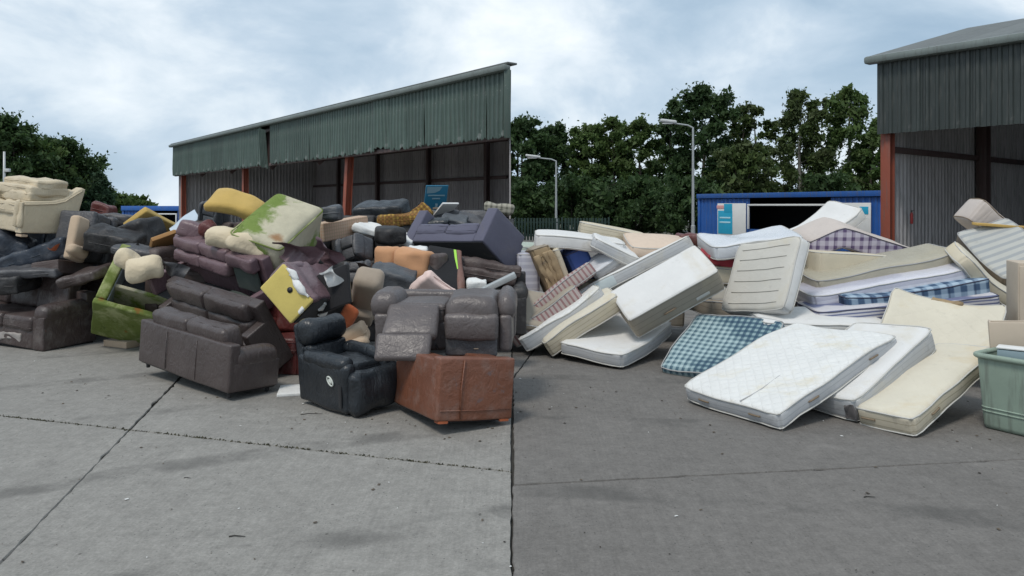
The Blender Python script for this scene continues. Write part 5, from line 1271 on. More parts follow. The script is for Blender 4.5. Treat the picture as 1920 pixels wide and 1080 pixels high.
# ---- generic smaller pieces: cushions and loose parts
def loose(pn, name, label, cat, m, axis=2, seed=0, amt=None, lump=0.012, r=None, piping=True):
    Mx, dd = pose(pn)
    root = empty(name, Mx); tag(root, label, cat, G_S)
    V, F = cushion(dd, (0, 0, dd[2] / 2), axis, seed, r, amt if amt is not None else 0.07 * dd[axis], lump, 0.045)
    V = lumps(V, seed + 700, 15, 0.010)
    mesh('cover', V, F, m, root)
    if piping and axis == 2:
        P = rrect(dd[0] * .985, dd[1] * .985, min(dd[0], dd[1]) * .2, dd[2] / 2)
        v, f = tube(P, 0.008, 5, True); mesh('piping', v, f, m, root)
    return root
def slabthing(pn, name, label, cat, m, r=0.02, lump=0.006, seed=0, back=None):
    Mx, dd = pose(pn)
    root = empty(name, Mx); tag(root, label, cat, G_S)
    V, F = rbox(dd, r, 0.08, 2, (0, 0, dd[2] / 2))
    mesh('panel', lumps(V, seed, 6, lump), F, m, root)
    if back: box('backing', (dd[0] * .94, dd[1] * .94, 0.012), (0, 0, -0.008), back, root, 0.003)
    return root, dd
def chairblock(pn, name, label, m, seed=0, m2=None, cat='armchair'):
    """armchair seen as one upholstered block: body, two arms, seat and back pads on its visible face"""
    Mx, (a, b, c) = pose(pn)
    root = empty(name, Mx); tag(root, label, cat, G_S)
    m2 = m2 or m
    block(root, 'body', (a * .96, b * .96, c * .7), (0, 0, c * .35), m, 0.05, seed, 0.01, 0.08)
    for s in (-1, 1):
        soft(root, 'arm', (a * .22, b * .98, c * .42), (s * a * .39, 0, c * .78), m, 2, seed + 2 + s, 0.012, 0.03, 0.05)
    soft(root, 'seat_cushion', (a * .56, b * .48, c * .28), (0, -b * .24, c * .76), m2, 2, seed + 5, 0.012)
    soft(root, 'back_cushion', (a * .56, b * .48, c * .34), (0, b * .24, c * .78), m2, 2, seed + 6, 0.012)
    return root
Mx, (a, b, c) = pose('yellow_cushion')
r = empty('foam_pad', Mx); tag(r, 'mustard yellow foam pad poking up behind the mossy armchair', 'cushion', G_S)
V, F = rbox((a, b, c), 0.07, 0.05, 2, (0, 0, c / 2)); V = np.array(V)
V[:, 2] += 0.05 * np.cos(V[:, 0] / a * 4.0); V[:, 1] *= 1 - .25 * np.clip(V[:, 0] / a, -.5, .5)
mesh('pad', lumps(lumps(V, 3, 8, 0.016), 4, 22, 0.006), F, L_['yellow'], r)
chairblock('slate_chair', 'slate_chair', 'dark slate chair back left of the mustard cushion', L_['slate'], 3, cat='chair')
r, dd = slabthing('yellow_panel', 'foam_slab', 'flat mustard yellow foam slab below the far bushes', 'foam slab', L_['yellow'], 0.02, 0.01, 4)
slabthing('tan_panel', 'board', 'brown board standing left of the burgundy sofa', 'board', L_['board'], 0.006, 0.003, 5, M['wood'])
chairblock('charcoal_armchair', 'upended_armchair', 'charcoal armchair on end right of the cream sofa', L_['charcoal'], 6)
r, dd = slabthing('brown_box', 'boxy_armchair', 'boxy brown armchair side just behind the worn sofa', 'armchair', L_['brown'], 0.02, 0.004, 7)
slabthing('woven_base', 'woven_divan', 'pale pink woven divan base right of the mossy armchair', 'divan base', L_['wovenp'], 0.02, 0.004, 8)
chairblock('charcoal_recliner', 'charcoal_recliner', 'charcoal recliner back below the woven divan base', L_['charcoal'], 9, cat='recliner')
chairblock('charcoal_recliner2', 'low_recliner', 'charcoal recliner seat in front of the charcoal recliner back', L_['charcoal'], 10, cat='recliner')
r, dd = slabthing('taupe_chair', 'taupe_chair', 'tall taupe cloth chair between black recliner and grey arm', 'chair', L_['taupe_cloth'], 0.10, 0.012, 11)
soft(r, 'seat_pad', (dd[0] * .8, dd[1] * .3, 0.14), (0, -dd[1] * .3, dd[2]), L_['taupe_cloth'], 2, 3)
Mx, (a, b, c) = pose('peach_sofa')
r = empty('peach_sofa', Mx); tag(r, 'peach cushioned sofa back with brown arm mid-heap', 'sofa', G_S)
block(r, 'back_panel', (a, b * .9, c * .6), (0, 0, c * .3), L_['brown'], 0.03, 2)
for s, w_ in ((-.32, .36), (.17, .62)): soft(r, 'back_cushion', (a * w_, b * 1.08, 0.22), (s * a, 0, c * .75), L_['peach'], 2, 5 + int(s * 9), 0.022, 0.06, 0.07)
block(r, 'arm', (0.14, b * 1.05, c), (a / 2 + .05, -.02, c * .55), L_['brown'], 0.05, 3)
Mx, (a, b, c) = pose('black_panel')
r = empty('lined_chair', Mx); tag(r, 'black lined chair back with a lime strip and brown edge', 'chair', G_S)
block(r, 'lining_panel', (a * .9, b * .98, c), (-a * .05, 0, c / 2), M['lining'], 0.02, 4, 0.006)
block(r, 'brown_edge', (0.11, b * 1.02, c * 1.2), (a / 2 - .02, 0, c * .52), leather('edge_brown', (0.17, 0.085, 0.065), 0.55), 0.045, 5, 0.014)
Vl = [(a * .28, b * .46, c + .008), (a * .36, b * .46, c + .008), (a * .39, b * .0, c + .008), (a * .36, -b * .02, c + .008), (a * .30, b * .25, c + .008)]
mesh('lime_strip', Vl + [(x, y, z - .012) for x, y, z in Vl], [(0, 4, 3, 2, 1)] + [(i, (i + 1) % 5, 5 + (i + 1) % 5, 5 + i) for i in range(5)], L_['lime'], r, smooth=False)
r = loose('pink_cover', 'seat_cushion', 'pale pink chair cushion resting behind the grey recliner', 'cushion', L_['pink'], seed=21, lump=0.02)
box('brown_patch', (0.09, 0.08, 0.006), (-0.13, -0.2, POSE['pink_cover'][2][2] + .012), L_['brown'], r)
slabthing('peach_box', 'cushion_block', 'cream and peach cushion block behind the grey recliner at right', 'cushion', L_['pink'], 0.05, 0.01, 22)
slabthing('white_board', 'white_board', 'white board leaning below the shed sign', 'board', M['white_paint'], 0.004, 0, 23)
for pn, nm, lb, ct, mm, sd_ in (
    ('black_seat', 'black_chair', 'black chair seat before the flat yellow slab', 'chair', 'black2', 31), ('redbrown_cushion', 'seat_cushion', 'flat red-brown cushion at the worn sofa corner', 'cushion', 'umber', 33),
    ('navy_panel', 'chair_block', 'navy chair block under the cream sofa at the left edge', 'chair', 'navy', 34), ('slate_roll', 'bolster', 'long slate blue bolster under the cream sofa', 'cushion', 'navy', 35),
    ('dark_long', 'seat_cushion', 'flat dark cushion on top of the worn sofa back', 'cushion', 'charcoal', 36), ('dark_block', 'seat_cushion', 'black cushion at the left edge behind the worn sofa', 'cushion', 'black2', 37),
    ('cream_pillow', 'fleece_pillow', 'smaller cream fleece pillow against the mossy frame', 'pillow', 'fleece', 38), ('cream_pillow2', 'fleece_pillow', 'larger cream fleece pillow lying in the mossy frame', 'pillow', 'fleece', 39),
    ('long_cushion', 'fleece_cushion', 'short pale cushion on the burgundy sofa back', 'cushion', 'fleece', 40), ('long_cushion2', 'fleece_cushion', 'longer cream cushion below the mossy armchair', 'cushion', 'fleece', 41),
    ('red_scrap', 'cloth_scrap', 'scrap of red cloth left of the pale cushions', 'cloth', 'oxblood', 42), ('rolled_fabric', 'rolled_cushion', 'grey-pink rolled cushion above the burgundy sofa', 'cushion', 'burgundy', 43),
    ('slate_cushion', 'seat_cushion', 'small slate cushion right of the mossy armchair top', 'cushion', 'slate', 44), ('olive_chair', 'grey_chair', 'dark grey-green chair seat before the peach sofa', 'chair', 'slate', 45),
    ('orange_panel', 'orange_cushion', 'orange seat panel behind the black recliner', 'panel', 'orange', 46), ('beige_cushion', 'seat_cushion', 'upper beige cushion between black recliner and grey footrest', 'cushion', 'beige', 47),
    ('beige_cushion2', 'seat_cushion', 'lower beige cushion between black recliner and grey footrest', 'cushion', 'beige', 48), ('dark_bolster', 'bolster', 'upper dark brown bolster under the purple sofa', 'cushion', 'brown', 49),
    ('dark_bolster2', 'bolster', 'lower dark brown bolster under the purple sofa', 'cushion', 'brown', 50), ('black_armchair', 'glossy_armchair', 'glossy black armchair back against the shed opening', 'armchair', 'black', 51),
    ('patterned_bolster', 'bolster', 'gold brocade bolster right of the glossy black armchair', 'cushion', 'gold_brocade', 52), ('patterned_corner', 'brocade_cushion', 'brown brocade cushion corner left of the shed sign', 'cushion', 'gold_brocade', 53),
    ('foam_curve', 'foam_strip', 'bent white foam strip under the black pouffe', 'foam', 'white_foam', 54), ('black_pouf', 'pouffe', 'black pouffe left of the purple sofa', 'pouffe', 'black2', 55),
    ('shiny_cushion', 'seat_cushion', 'shiny black cushion lying in the purple sofa', 'cushion', 'black', 56), ('slate_slab', 'seat_cushion', 'slate cushion right of the white board', 'cushion', 'slate', 57),
    ('grey_slab', 'seat_cushion', 'grey flat cushion farthest right in the purple sofa', 'cushion', 'charcoal', 58), ('floral_cloth', 'floral_cushion', 'floral cloth cushion behind the purple sofa arm', 'cushion', 'floral', 59),
    ('white_foam', 'foam_block', 'small white foam block above the peach cushions', 'foam', 'white_foam', 60), ('red_cushion_far', 'seat_cushion', 'red-brown cushion peeping over the charcoal armchair', 'cushion', 'oxblood', 61),
    ('dark_bolster3', 'bolster', 'dark bolster left of the flat yellow slab', 'cushion', 'charcoal', 62), ('dark_arms', 'black_chair', 'black chair arm below the charcoal armchair', 'chair', 'black2', 63),
    ('dark_flap', 'seat_cushion', 'dark grey cushion above the fleece pillows', 'cushion', 'charcoal', 64), ('white_scrap', 'foam_scrap', 'white foam scrap beside the leaning grey bar', 'foam', 'white_foam', 65),
    ):
    mm_ = L_.get(mm) or M[mm]
    loose(pn, nm, lb, ct, mm_, seed=sd_, piping=mm not in ('fleece', 'white_foam'), **(dict(r=0.42 * POSE[pn][2][2], amt=0.03, lump=0.02) if mm == 'fleece' else dict(lump=0.016)))
r, dd = slabthing('beige_chair', 'beige_chair', 'pinkish beige chair side standing under the cream sofa corner', 'chair', L_['beige'], 0.05, 0.012, 32)
soft(r, 'arm', (0.34, 0.16, 0.14), (-.10, -dd[1] * .30, dd[2] + .02), L_['beige'], 2, 5, 0.014, 0.03, 0.06)
slabthing('black_board', 'lined_board', 'black lined board right of the bare yellow panel', 'board', M['lining'], 0.01, 0.006, 69, M['wood'])
slabthing('plastic_sheet', 'plastic_sheet', 'pale blue plastic sheet by the slate chair', 'plastic sheet', plain('pale_blue_plastic', (0.50, 0.58, 0.66), 0.3), 0.008, 0.015, 66)
Mx, dd = pose('grey_bar', False)
r = empty('metal_bar', Mx); tag(r, 'grey metal bar leaning down over the cushions at right', 'metal bar', G_S)
box('bar', dd, (0, 0, 0), M['galv'], r, 0.012)
box('end_plate', (0.1, 0.12, 0.03), (-dd[0] / 2 - .02, 0, -.02), M['lamp_head'], r)
slabthing('ground_board', 'foam_board', 'white foam board on the ground left of the black recliner', 'foam board', M['white_foam'], 0.006, 0.003, 67)
slabthing('timber_block', 'timber_base', 'pale timber base under the mossy sofa frame', 'timber', L_['beige'], 0.01, 0.002, 68)
# sofas buried in the heap, carrying the rest
for pn, mm, lb, sd_ in (('under_black_sofa', 'black2', 'black sofa buried behind the worn brown sofa', 1), ('under_navy_sofa', 'navy', 'navy sofa carrying the cream sofa at left', 2),
    ('under_green_sofa', 'charcoal', 'charcoal sofa buried behind the mossy frame', 3), ('under_brown_sofa', 'brown', 'dark brown sofa buried beneath the burgundy sofa', 4),
    ('under_grey_sofa', 'black2', 'black sofa buried behind the ripped recliner', 5), ('under_slate_sofa', 'charcoal', 'charcoal sofa buried behind the grey recliner arm', 6),
    ('under_black_corner', 'black2', 'black sofa buried under the dark bolsters', 7), ('under_far_sofa', 'black2', 'black sofa at the back carrying the glossy armchair', 8),
    ('under_far_sofa2', 'charcoal', 'charcoal sofa at the back under the purple sofa', 9), ('under_far_sofa3', 'brown', 'brown sofa at the back under the yellow slab', 10)):
    sofa(pn, 'buried_sofa', lb, 'sofa', L_[mm], n=2, seed=100 + sd_, feet=False, ah=0.7, bh=0.9)
sofa('oxblood_sofa', 'oxblood_armchair', 'dark red leather armchair behind the black recliner', 'armchair', L_['oxblood'], n=1, seed=120, feet=False, ah=0.6, bh=0.95)

# ---- sign standing in the shed
Mx, (a, b, c) = pose('shed_sign', False)
r = empty('shed_sign', Mx); tag(r, 'blue notice sign standing in the shed above the heap', 'sign')
box('sign_panel', (a, b, c), (0, 0, 0), M['sign_blue'], r, 0.004)
hd = mesh('sign_heading', [(-a / 2 + .02, b / 2 - .02, c / 2 + .004), (a / 2 - .12, b / 2 - .02, c / 2 + .004), (a * .12, b / 2 - .10, c / 2 + .004), (-a * .1, b / 2 - .15, c / 2 + .004), (-a / 2 + .02, b / 2 - .16, c / 2 + .004)], [(0, 4, 3, 2, 1)], M['sign_pale'], r, smooth=False)
for y, w_ in ((.10, .34), (.035, .16)):
    box('text_line', (w_, 0.028, 0.006), (0, y, c / 2 + .006), M['sign_pale'], r, 0.002)
box('pictogram', (0.05, 0.12, 0.006), (0.02, -.13, c / 2 + .006), M['sign_pale'], r, 0.002)
box('pictogram', (0.13, 0.04, 0.006), (0.02, -.17, c / 2 + .007), L_['beige'], r, 0.002)
for x in (-a * .3, a * .3): box('leg', (0.04, 2.0, 0.03), (x, -b / 2 - .95, -.035), M['galv'], r)

# ---- torn covers and rags caught in the heap
def rag_sheet(px, py, Y, w, h_, rot, m, label, seed):
    n1, n2 = 14, 10
    rs_ = np.random.RandomState(seed)
    u, v_ = np.meshgrid(np.linspace(-.5, .5, n1), np.linspace(-.5, .5, n2), indexing='ij')
    P = np.stack([u * w, 0 * u, v_ * h_], -1).reshape(-1, 3)
    P[:, 1] = waves(P, seed, 9) * .05 + waves(P, seed + 1, 24) * .018 - P[:, 2] * .55
    P[:, 0] += waves(P, seed + 2, 12) * .04; P[:, 2] += waves(P, seed + 3, 11) * .05
    Q = P + np.array([0, .012, 0])
    N_ = n1 * n2
    F = []
    for i in range(n1 - 1):
        for j in range(n2 - 1):
            q = (i * n2 + j, (i + 1) * n2 + j, (i + 1) * n2 + j + 1, i * n2 + j + 1)
            F.append(q); F.append(tuple(N_ + k for k in reversed(q)))
    root = empty('torn_cover', Matrix.Translation(((px - 960) / 1400 * Y, Y, CAM_H - (py - 385) / 1400 * Y)) @ Matrix.Rotation(math.radians(-rot), 4, 'Y'))
    tag(root, label, 'cloth', 'torn covers in the sofa heap')
    mesh('cloth', np.concatenate([P, Q]), F, m, root)
rag_sheet(322, 505, 10.5, .36, .16, -25, L_['charcoal'], 'torn dark cover between the fleece pillows and burgundy sofa', 1)
rag_sheet(560, 478, 9.6, .55, .26, -20, L_['burgundy'], 'ripped burgundy cover above the bare yellow panel', 2)
rag_sheet(610, 480, 9.75, .42, .26, -38, L_['burgundy'], 'burgundy cover flap hanging over the black lined board', 3)
rag_sheet(618, 520, 8.85, .16, .22, 30, M['white_foam'], 'white wadding torn out over the black lined board', 4)
rag_sheet(690, 512, 10.15, .4, .2, -12, L_['brown'], 'brown rag under the charcoal recliner seat', 5)
rag_sheet(880, 556, 9.7, .4, .2, 10, L_['umber'], 'dark red-brown rag under the leaning grey bar', 6)
rag_sheet(238, 468, 11.3, .5, .2, 8, L_['black2'], 'black rag above the smaller fleece pillow', 7)
rag_sheet(110, 470, 11.6, .3, .2, 20, L_['orange'], 'orange-brown rag under the cream sofa', 8)
# ================================================================== THE MATTRESS HEAP
G_M = 'dumped mattresses and bed bases'
K = {}
WH, OW, CR = (0.70, 0.70, 0.68), (0.60, 0.58, 0.52), (0.62, 0.54, 0.38)
K['quilt_white'] = ticking('quilt_white', WH, 0.38, 0.13, stain=(0.60, 0.52, 0.34), stain_amt=0.6, grime=0.22)
K['quilt_off'] = ticking('quilt_off_white', (0.56, 0.54, 0.49), 0.0, 0.26, stain_amt=0.3, grime=0.3)
K['quilt_cream'] = ticking('quilt_cream', (0.63, 0.585, 0.48), 0.16, 0.2, stain=(0.55, 0.43, 0.24), stain_amt=0.5, grime=0.22)
K['plain_white'] = ticking('plain_white', (0.68, 0.675, 0.66), 0, stain=(0.56, 0.50, 0.38), stain_amt=0.4, grime=0.28)
K['plain_cream'] = ticking('plain_cream', (0.58, 0.52, 0.40), 0, stain_amt=0.4, grime=0.3)
K['side_grey'] = ticking('side_border_grey', (0.46, 0.47, 0.48), 0, bands=((0.36, 0.37, 0.38), 0.055, 0.12), axis='z', stain_amt=0.3, grime=0.5)
K['side_taupe'] = ticking('side_border_taupe', (0.34, 0.30, 0.245), 0, bands=((0.24, 0.21, 0.17), 0.09, 0.1), axis='z', stain_amt=0.2, grime=0.3)
K['side_cream'] = ticking('side_border_cream', (0.50, 0.45, 0.35), 0, bands=((0.34, 0.30, 0.22), 0.06, 0.14), axis='z', stain_amt=0.5, grime=0.5)
K['teal_check'] = ticking('teal_check', (0.38, 0.49, 0.51), 0, check=((0.11, 0.19, 0.22), (0.03, 0.065, 0.11), 0.082, 0.5), stain_amt=0.0, grime=0.06)
K['purple_check'] = ticking('purple_check', (0.50, 0.47, 0.55), 0, check=((0.16, 0.12, 0.22), (0.05, 0.035, 0.09), 0.13, 0.42), stain_amt=0.0, grime=0.2)
K['blue_check'] = ticking('blue_tartan', (0.36, 0.46, 0.55), 0, check=((0.075, 0.14, 0.24), (0.02, 0.035, 0.075), 0.17, 0.5), stain_amt=0.0, grime=0.2)
K['blue_stripe'] = ticking('blue_stripe', (0.54, 0.53, 0.56), 0, bands=((0.14, 0.16, 0.27), 0.045, 0.45), axis='z', stain_amt=0.1, grime=0.3)
K['pink_stripe'] = ticking('pink_stripe', (0.42, 0.36, 0.34), 0, bands=((0.28, 0.16, 0.16), 0.07, 0.4), axis='x', stain_amt=0.1, grime=0.4)
K['grey_stripe'] = ticking('grey_stripe', (0.46, 0.46, 0.43), 0, bands=((0.33, 0.345, 0.35), 0.105, 0.42), axis='x', stain_amt=0.25, grime=0.3)
K['brown_side'] = ticking('brown_side', (0.20, 0.165, 0.13), 0, stain_amt=0.0, grime=0.4)
K['pinkish'] = ticking('pinkish_damask', (0.54, 0.48, 0.44), 0.2, 0.14, stain=(0.60, 0.46, 0.28), stain_amt=0.35, grime=0.2)
K['peachy'] = ticking('peach_damask', (0.62, 0.50, 0.40), 0.2, 0.2, stain_amt=0.2, grime=0.15)
K['lilac_wrap'] = ticking('lilac_in_plastic', (0.48, 0.48, 0.56), 0, bands=((0.60, 0.60, 0.66), 0.1, 0.4), axis='z', stain_amt=0.1, wrap=0.8, grime=0.25)
K['olive_wrap'] = ticking('olive_in_plastic', (0.40, 0.37, 0.29), 0, stain_amt=0.2, wrap=0.7, grime=0.35)
K['clear_wrap'] = ticking('white_in_plastic', (0.62, 0.64, 0.67), 0, stain_amt=0.05, wrap=0.9, grime=0.15)
K['pale_blue'] = ticking('pale_blue_cover', (0.50, 0.56, 0.57), 0, stain_amt=0.0, grime=0.2)
K['blue'] = ticking('royal_blue_cover', (0.055, 0.10, 0.30), 0.2, 0.2, stain_amt=0.0, grime=0.25)
K['ripped'] = ticking('ripped_brown_fill', (0.34, 0.25, 0.15), 0.0, stain=(0.07, 0.05, 0.03), stain_amt=0.9, grime=0.7)
K['mint'] = ticking('mint_cover', (0.42, 0.48, 0.42), 0, stain_amt=0.1, grime=0.2)
K['tape_white'] = plain('tape_white', (0.52, 0.51, 0.48), 0.8)
K['tape_grey'] = plain('tape_grey', (0.38, 0.38, 0.38), 0.8)
K['tape_seam'] = plain('tape_seam', (0.40, 0.385, 0.345), 0.9)
K['tape_brown'] = plain('tape_brown', (0.20, 0.15, 0.10), 0.8)
K['tape_navy'] = plain('tape_navy', (0.06, 0.06, 0.10), 0.8)

def mattress(pn, label, top, side, tape='tape_white', name='mattress', cat='mattress', seed=0, bend=(0, 0), twist=0.0, sag=0.0, fold=None, lump=0.010, r=0.05, handles=0, tufts=False, puffy=0.02, step=0.09, extra=0.0, corner=0.09):
    """mattress or base: body (quilted face + border) with a taped edge round each face; bend = rise at ends along x / y"""
    Mx, (a, b, c) = pose(pn)
    root = empty(name, Mx); tag(root, label, cat, G_M)
    V, F = rbox((a, b, c), r, step, 2, (0, 0, c / 2))
    # rounded plan corners
    def shape(V):
        V = np.array(V, float)
        for sx in (-1, 1):
            for sy in (-1, 1):
                cx, cy = sx * (a / 2 - corner), sy * (b / 2 - corner)
                ex, ey = (V[:, 0] - cx) * sx, (V[:, 1] - cy) * sy
                k = (ex > 0) & (ey > 0)
                if k.any():
                    mxx = np.maximum(ex[k], ey[k]); ln = np.hypot(ex[k], ey[k]) + 1e-9
                    V[k, 0] = cx + sx * ex[k] * mxx / ln; V[k, 1] = cy + sy * ey[k] * mxx / ln
        return V
    def deform(V):
        V = np.array(V, float)
        u, w = V[:, 0] / (a / 2), V[:, 1] / (b / 2)
        V[:, 2] += bend[0] * (u ** 2 - 0.33) + bend[1] * (w ** 2 - 0.33) + twist * u * w - sag * (1 - u ** 2) * (1 - w ** 2)
        V[:, 2] += extra * np.clip(w, 0, 1) ** 2
        if fold:
            e = V[:, 0] - fold[0] * a
            V[:, 2] -= fold[1] * np.where(e < 0, np.sqrt(e * e + .003), 0) + fold[2] * np.where(e >= 0, np.sqrt(e * e + .003), 0)
        V += np.stack([waves(V, seed + 31, 3.2), waves(V, seed + 32, 3.2), waves(V, seed + 33, 3.0)], 1) * lump * 1.7 * np.array([.6, .6, 1.0])
        V += np.stack([waves(V, seed + 41, 9), waves(V, seed + 42, 9), waves(V, seed + 43, 9)], 1) * lump * .28
        return V
    V = shape(V)
    V = puff(V, 2, puffy, (0, 0, c / 2), (a, b, c))
    if tufts:
        n1, n2 = max(2, round(a / .26)), max(2, round(b / .26))
        for i in range(n1):
            for j in range(n2):
                p = (-a / 2 + a * (i + .5) / n1, -b / 2 + b * (j + .5) / n2)
                q = np.exp(-((V[:, 0] - p[0]) ** 2 + (V[:, 1] - p[1]) ** 2) / .004)
                V[:, 2] -= q * 0.018 * np.sign(V[:, 2] - c / 2) * (np.abs(V[:, 2] - c / 2) > c * .3)
    fz = [abs(sum(V[i][2] for i in f) / 4 - c / 2) > c / 2 - r * 0.55 for f in F]
    V = deform(V)
    mesh('body', V, F, [K[top], K[side]], root, fm=[0 if q else 1 for q in fz])
    for s in (0, 1):
        P = shape(rrect(a - .006, b - .006, 0.02, c * s + (0.016 if s == 0 else -0.016), 2))
        P = deform(P)
        v, f = tube(P, 0.0075, 5, True)
        mesh('edge_tape', v, f, K[tape], root)
    for k in range(handles):
        x = a * (-.25 + .5 * k)
        P = deform([(x - .07, -b / 2 - .003, c * .5), (x - .06, -b / 2 - .014, c * .52), (x + .06, -b / 2 - .014, c * .52), (x + .07, -b / 2 - .003, c * .5)])
        v, f = tube(P, 0.009, 5); mesh('handle', v, f, K['tape_brown'], root)
        P = deform([(b_ if False else a / 2 + .003, -b * .25 + .5 * b * k - .07, c * .5), (a / 2 + .014, -b * .25 + .5 * b * k - .05, c * .52), (a / 2 + .014, -b * .25 + .5 * b * k + .05, c * .52), (a / 2 + .003, -b * .25 + .5 * b * k + .07, c * .5)])
        v, f = tube(P, 0.009, 5); mesh('handle', v, f, K['tape_brown'], root)
    return root, (a, b, c), deform
# ---- front, on the ground
r, (a, b, c), df = mattress('quilt_front', 'white quilted mattress nearest the camera, leaning on the next one', 'quilt_white', 'side_grey', 'tape_white', seed=1, bend=(0, -.03), tufts=True, lump=0.012, step=0.06, extra=-0.05, handles=2)
P = df([(a * .12 + .02 * math.sin(t * 5), -b / 2 + b * t * .55, c + .012) for t in np.linspace(0.02, 1, 14)])
v, f = tube(P, 0.005, 5); mesh('crease_seam', v, f, K['tape_grey'], r)
r, (a, b, c), df = mattress('foam_second', 'smooth white foam mattress second from the front, torn at its lower corner', 'plain_white', 'side_grey', 'tape_white', seed=2, lump=0.012, r=0.06, extra=0.06)
V, F = rbox((0.12, 0.02, c * .7), 0.008, 0.025, 2, (a / 2 - .08, -b / 2 - .0, c * .45))
o = mesh('torn_corner', df(lumps(lumps(V, 3, 24, 0.014), 4, 50, 0.006)), F, fabric('torn_dark', (0.13, 0.12, 0.12)), r); o['label'] = 'dark torn corner'
mattress('cream_third', 'cream mattress with frayed striped edge beside the green tub', 'quilt_cream', 'side_cream', 'tape_white', seed=3, lump=0.016, step=0.07, extra=0.05, handles=1)
r, (a, b, c), df = mattress('cream_bent', 'cream mattress sagging behind the front three, brown stain on its top', 'quilt_cream', 'plain_cream', 'tape_white', seed=4, bend=(.16, 0), lump=0.02, step=0.07)
V, F = rbox((0.34, 0.07, 0.02), 0.008, 0.03, 2, (-.02, b / 2 - .02, c + .005))
mesh('torn_stain', df(lumps(V, 9, 25, 0.012)), F, K['ripped'], r)
mattress('teal_check', 'teal and blue checked mattress lying on the ground', 'teal_check', 'teal_check', 'tape_grey', seed=5, bend=(0, .02), lump=0.014, r=0.06, corner=0.09, puffy=0.01)
r, (a, b, c), df = mattress('thick_divan', 'thick white divan base propped on the white mattress', 'plain_white', 'side_taupe', 'tape_white', 'divan_base', 'bed base', 6, lump=0.004, r=0.03, puffy=0.008, corner=0.05)
v, f = tube([(a / 2 + .012, -b * .16, c * .42), (a / 2 + .02, -b * .13, c * .45), (a / 2 + .02, -b * .06, c * .45), (a / 2 + .012, -b * .03, c * .42)], 0.012, 6)
mesh('handle', v, f, K['tape_brown'], r)
box('white_tag', (0.006, 0.2, 0.05), (a / 2 + .008, b * .26, c * .28), K['tape_white'], r)
mattress('white_low', 'low white mattress flat on the ground under the divan base', 'plain_white', 'side_grey', 'tape_white', seed=7, lump=0.012, step=0.07, bend=(0, 0.03))
r, (a, b, c), df = mattress('quilt_upright', 'off-white quilted mattress standing upright in the middle', 'quilt_off', 'plain_white', 'tape_white', seed=8, lump=0.010, step=0.06)
for k in range(6):
    v, f = tube(df([(x, -b * .40 + b * .155 * k, c + .004 + .02 * math.sqrt(max(0, (1 - (2 * x / a) ** 2) * (1 - (2 * (-.40 + .155 * k)) ** 2)))) for x in np.linspace(-a * .38, a * .38, 16)]), 0.005, 5); mesh('quilt_seam', v, f, K['tape_seam'], r)
box('dark_label', (0.2, 0.03, 0.006), (a * .1, b * .36, c + .016), M['inside_black'], r)
# ---- checked and wrapped ones on the right
mattress('purple_check', 'purple checked mattress with pinkish top, folded over the heap', 'pinkish', 'purple_check', 'tape_navy', seed=9, fold=(-.20, .42, .34), lump=0.010, step=0.06)
mattress('folded_white', 'folded white mattress in front of the container opening', 'plain_white', 'plain_white', 'tape_white', seed=11, bend=(.07, 0), lump=0.02)
mattress('cream_divan', 'cream divan base under the purple checked mattress', 'plain_cream', 'plain_cream', 'tape_white', 'divan_base', 'bed base', 12, lump=0.004, r=0.03, puffy=0.0)
mattress('olive_wrapped', 'olive-grey mattress in clear plastic sloping up to the right', 'olive_wrap', 'olive_wrap', 'tape_grey', seed=13, bend=(.04, 0), lump=0.012)
mattress('lilac_wrapped', 'lilac-white mattress in plastic below the olive one', 'lilac_wrap', 'lilac_wrap', 'tape_white', seed=14, bend=(.05, 0), lump=0.014)
mattress('tartan_blue', 'blue tartan mattress below the plastic-wrapped pair', 'blue_check', 'blue_check', 'tape_navy', seed=15, bend=(.04, 0), lump=0.012)
mattress('stripe_blue', 'blue and white striped mattress at the bottom of the right stack', 'blue_stripe', 'blue_stripe', 'tape_navy', seed=16, bend=(.05, 0), lump=0.012)
mattress('flat_white', 'thin white mattress lying behind the front quilted one', 'plain_white', 'plain_white', 'tape_white', seed=17, lump=0.012)
mattress('ivory_lean', 'ivory mattress slumped under the grey striped one', 'quilt_cream', 'plain_cream', 'tape_white', seed=18, lump=0.02)
mattress('stripe_right', 'grey striped mattress with brown side tipped at the right edge', 'grey_stripe', 'brown_side', 'tape_grey', seed=19, lump=0.014, bend=(0, .02))
mattress('beige_peak', 'beige folded mattress corner peaking above the striped one', 'pinkish', 'pinkish', 'tape_brown', seed=20, lump=0.02)
mattress('plastic_wrapped', 'white mattress in crumpled plastic before the notice board', 'clear_wrap', 'clear_wrap', 'tape_white', seed=21, lump=0.02, bend=(0.03, 0))
# ---- left end of the heap
mattress('white_long', 'white mattress lying level at the left end, end towards the fence', 'plain_white', 'plain_white', 'tape_white', seed=22, lump=0.008, bend=(-.03, 0))
mattress('cream_strip', 'cream mattress at the very back left, below the far lamp', 'plain_cream', 'side_cream', 'tape_white', seed=23, lump=0.008)
mattress('white_slope', 'white mattress sloping down right of the level white one', 'plain_white', 'side_grey', 'tape_white', seed=24, lump=0.012)
mattress('peach_top', 'peach coloured mattress on top behind the divan base', 'peachy', 'peachy', 'tape_white', seed=25, lump=0.014)
r, (a, b, c), df = mattress('pale_long', 'long pale mattress edge slanting up behind the divan base', 'plain_white', 'side_grey', 'tape_white', seed=26, lump=0.008)
V, F = rbox((a * .36, b * 1.01, c * 1.03), 0.05, 0.1, 2, (-a * .33, 0, c / 2))
mesh('blue_cover', df(V), F, K['pale_blue'], r)
mattress('pink_stripe', 'pink striped mattress slanting down to the left edge', 'pink_stripe', 'pink_stripe', 'tape_grey', seed=27, lump=0.012)
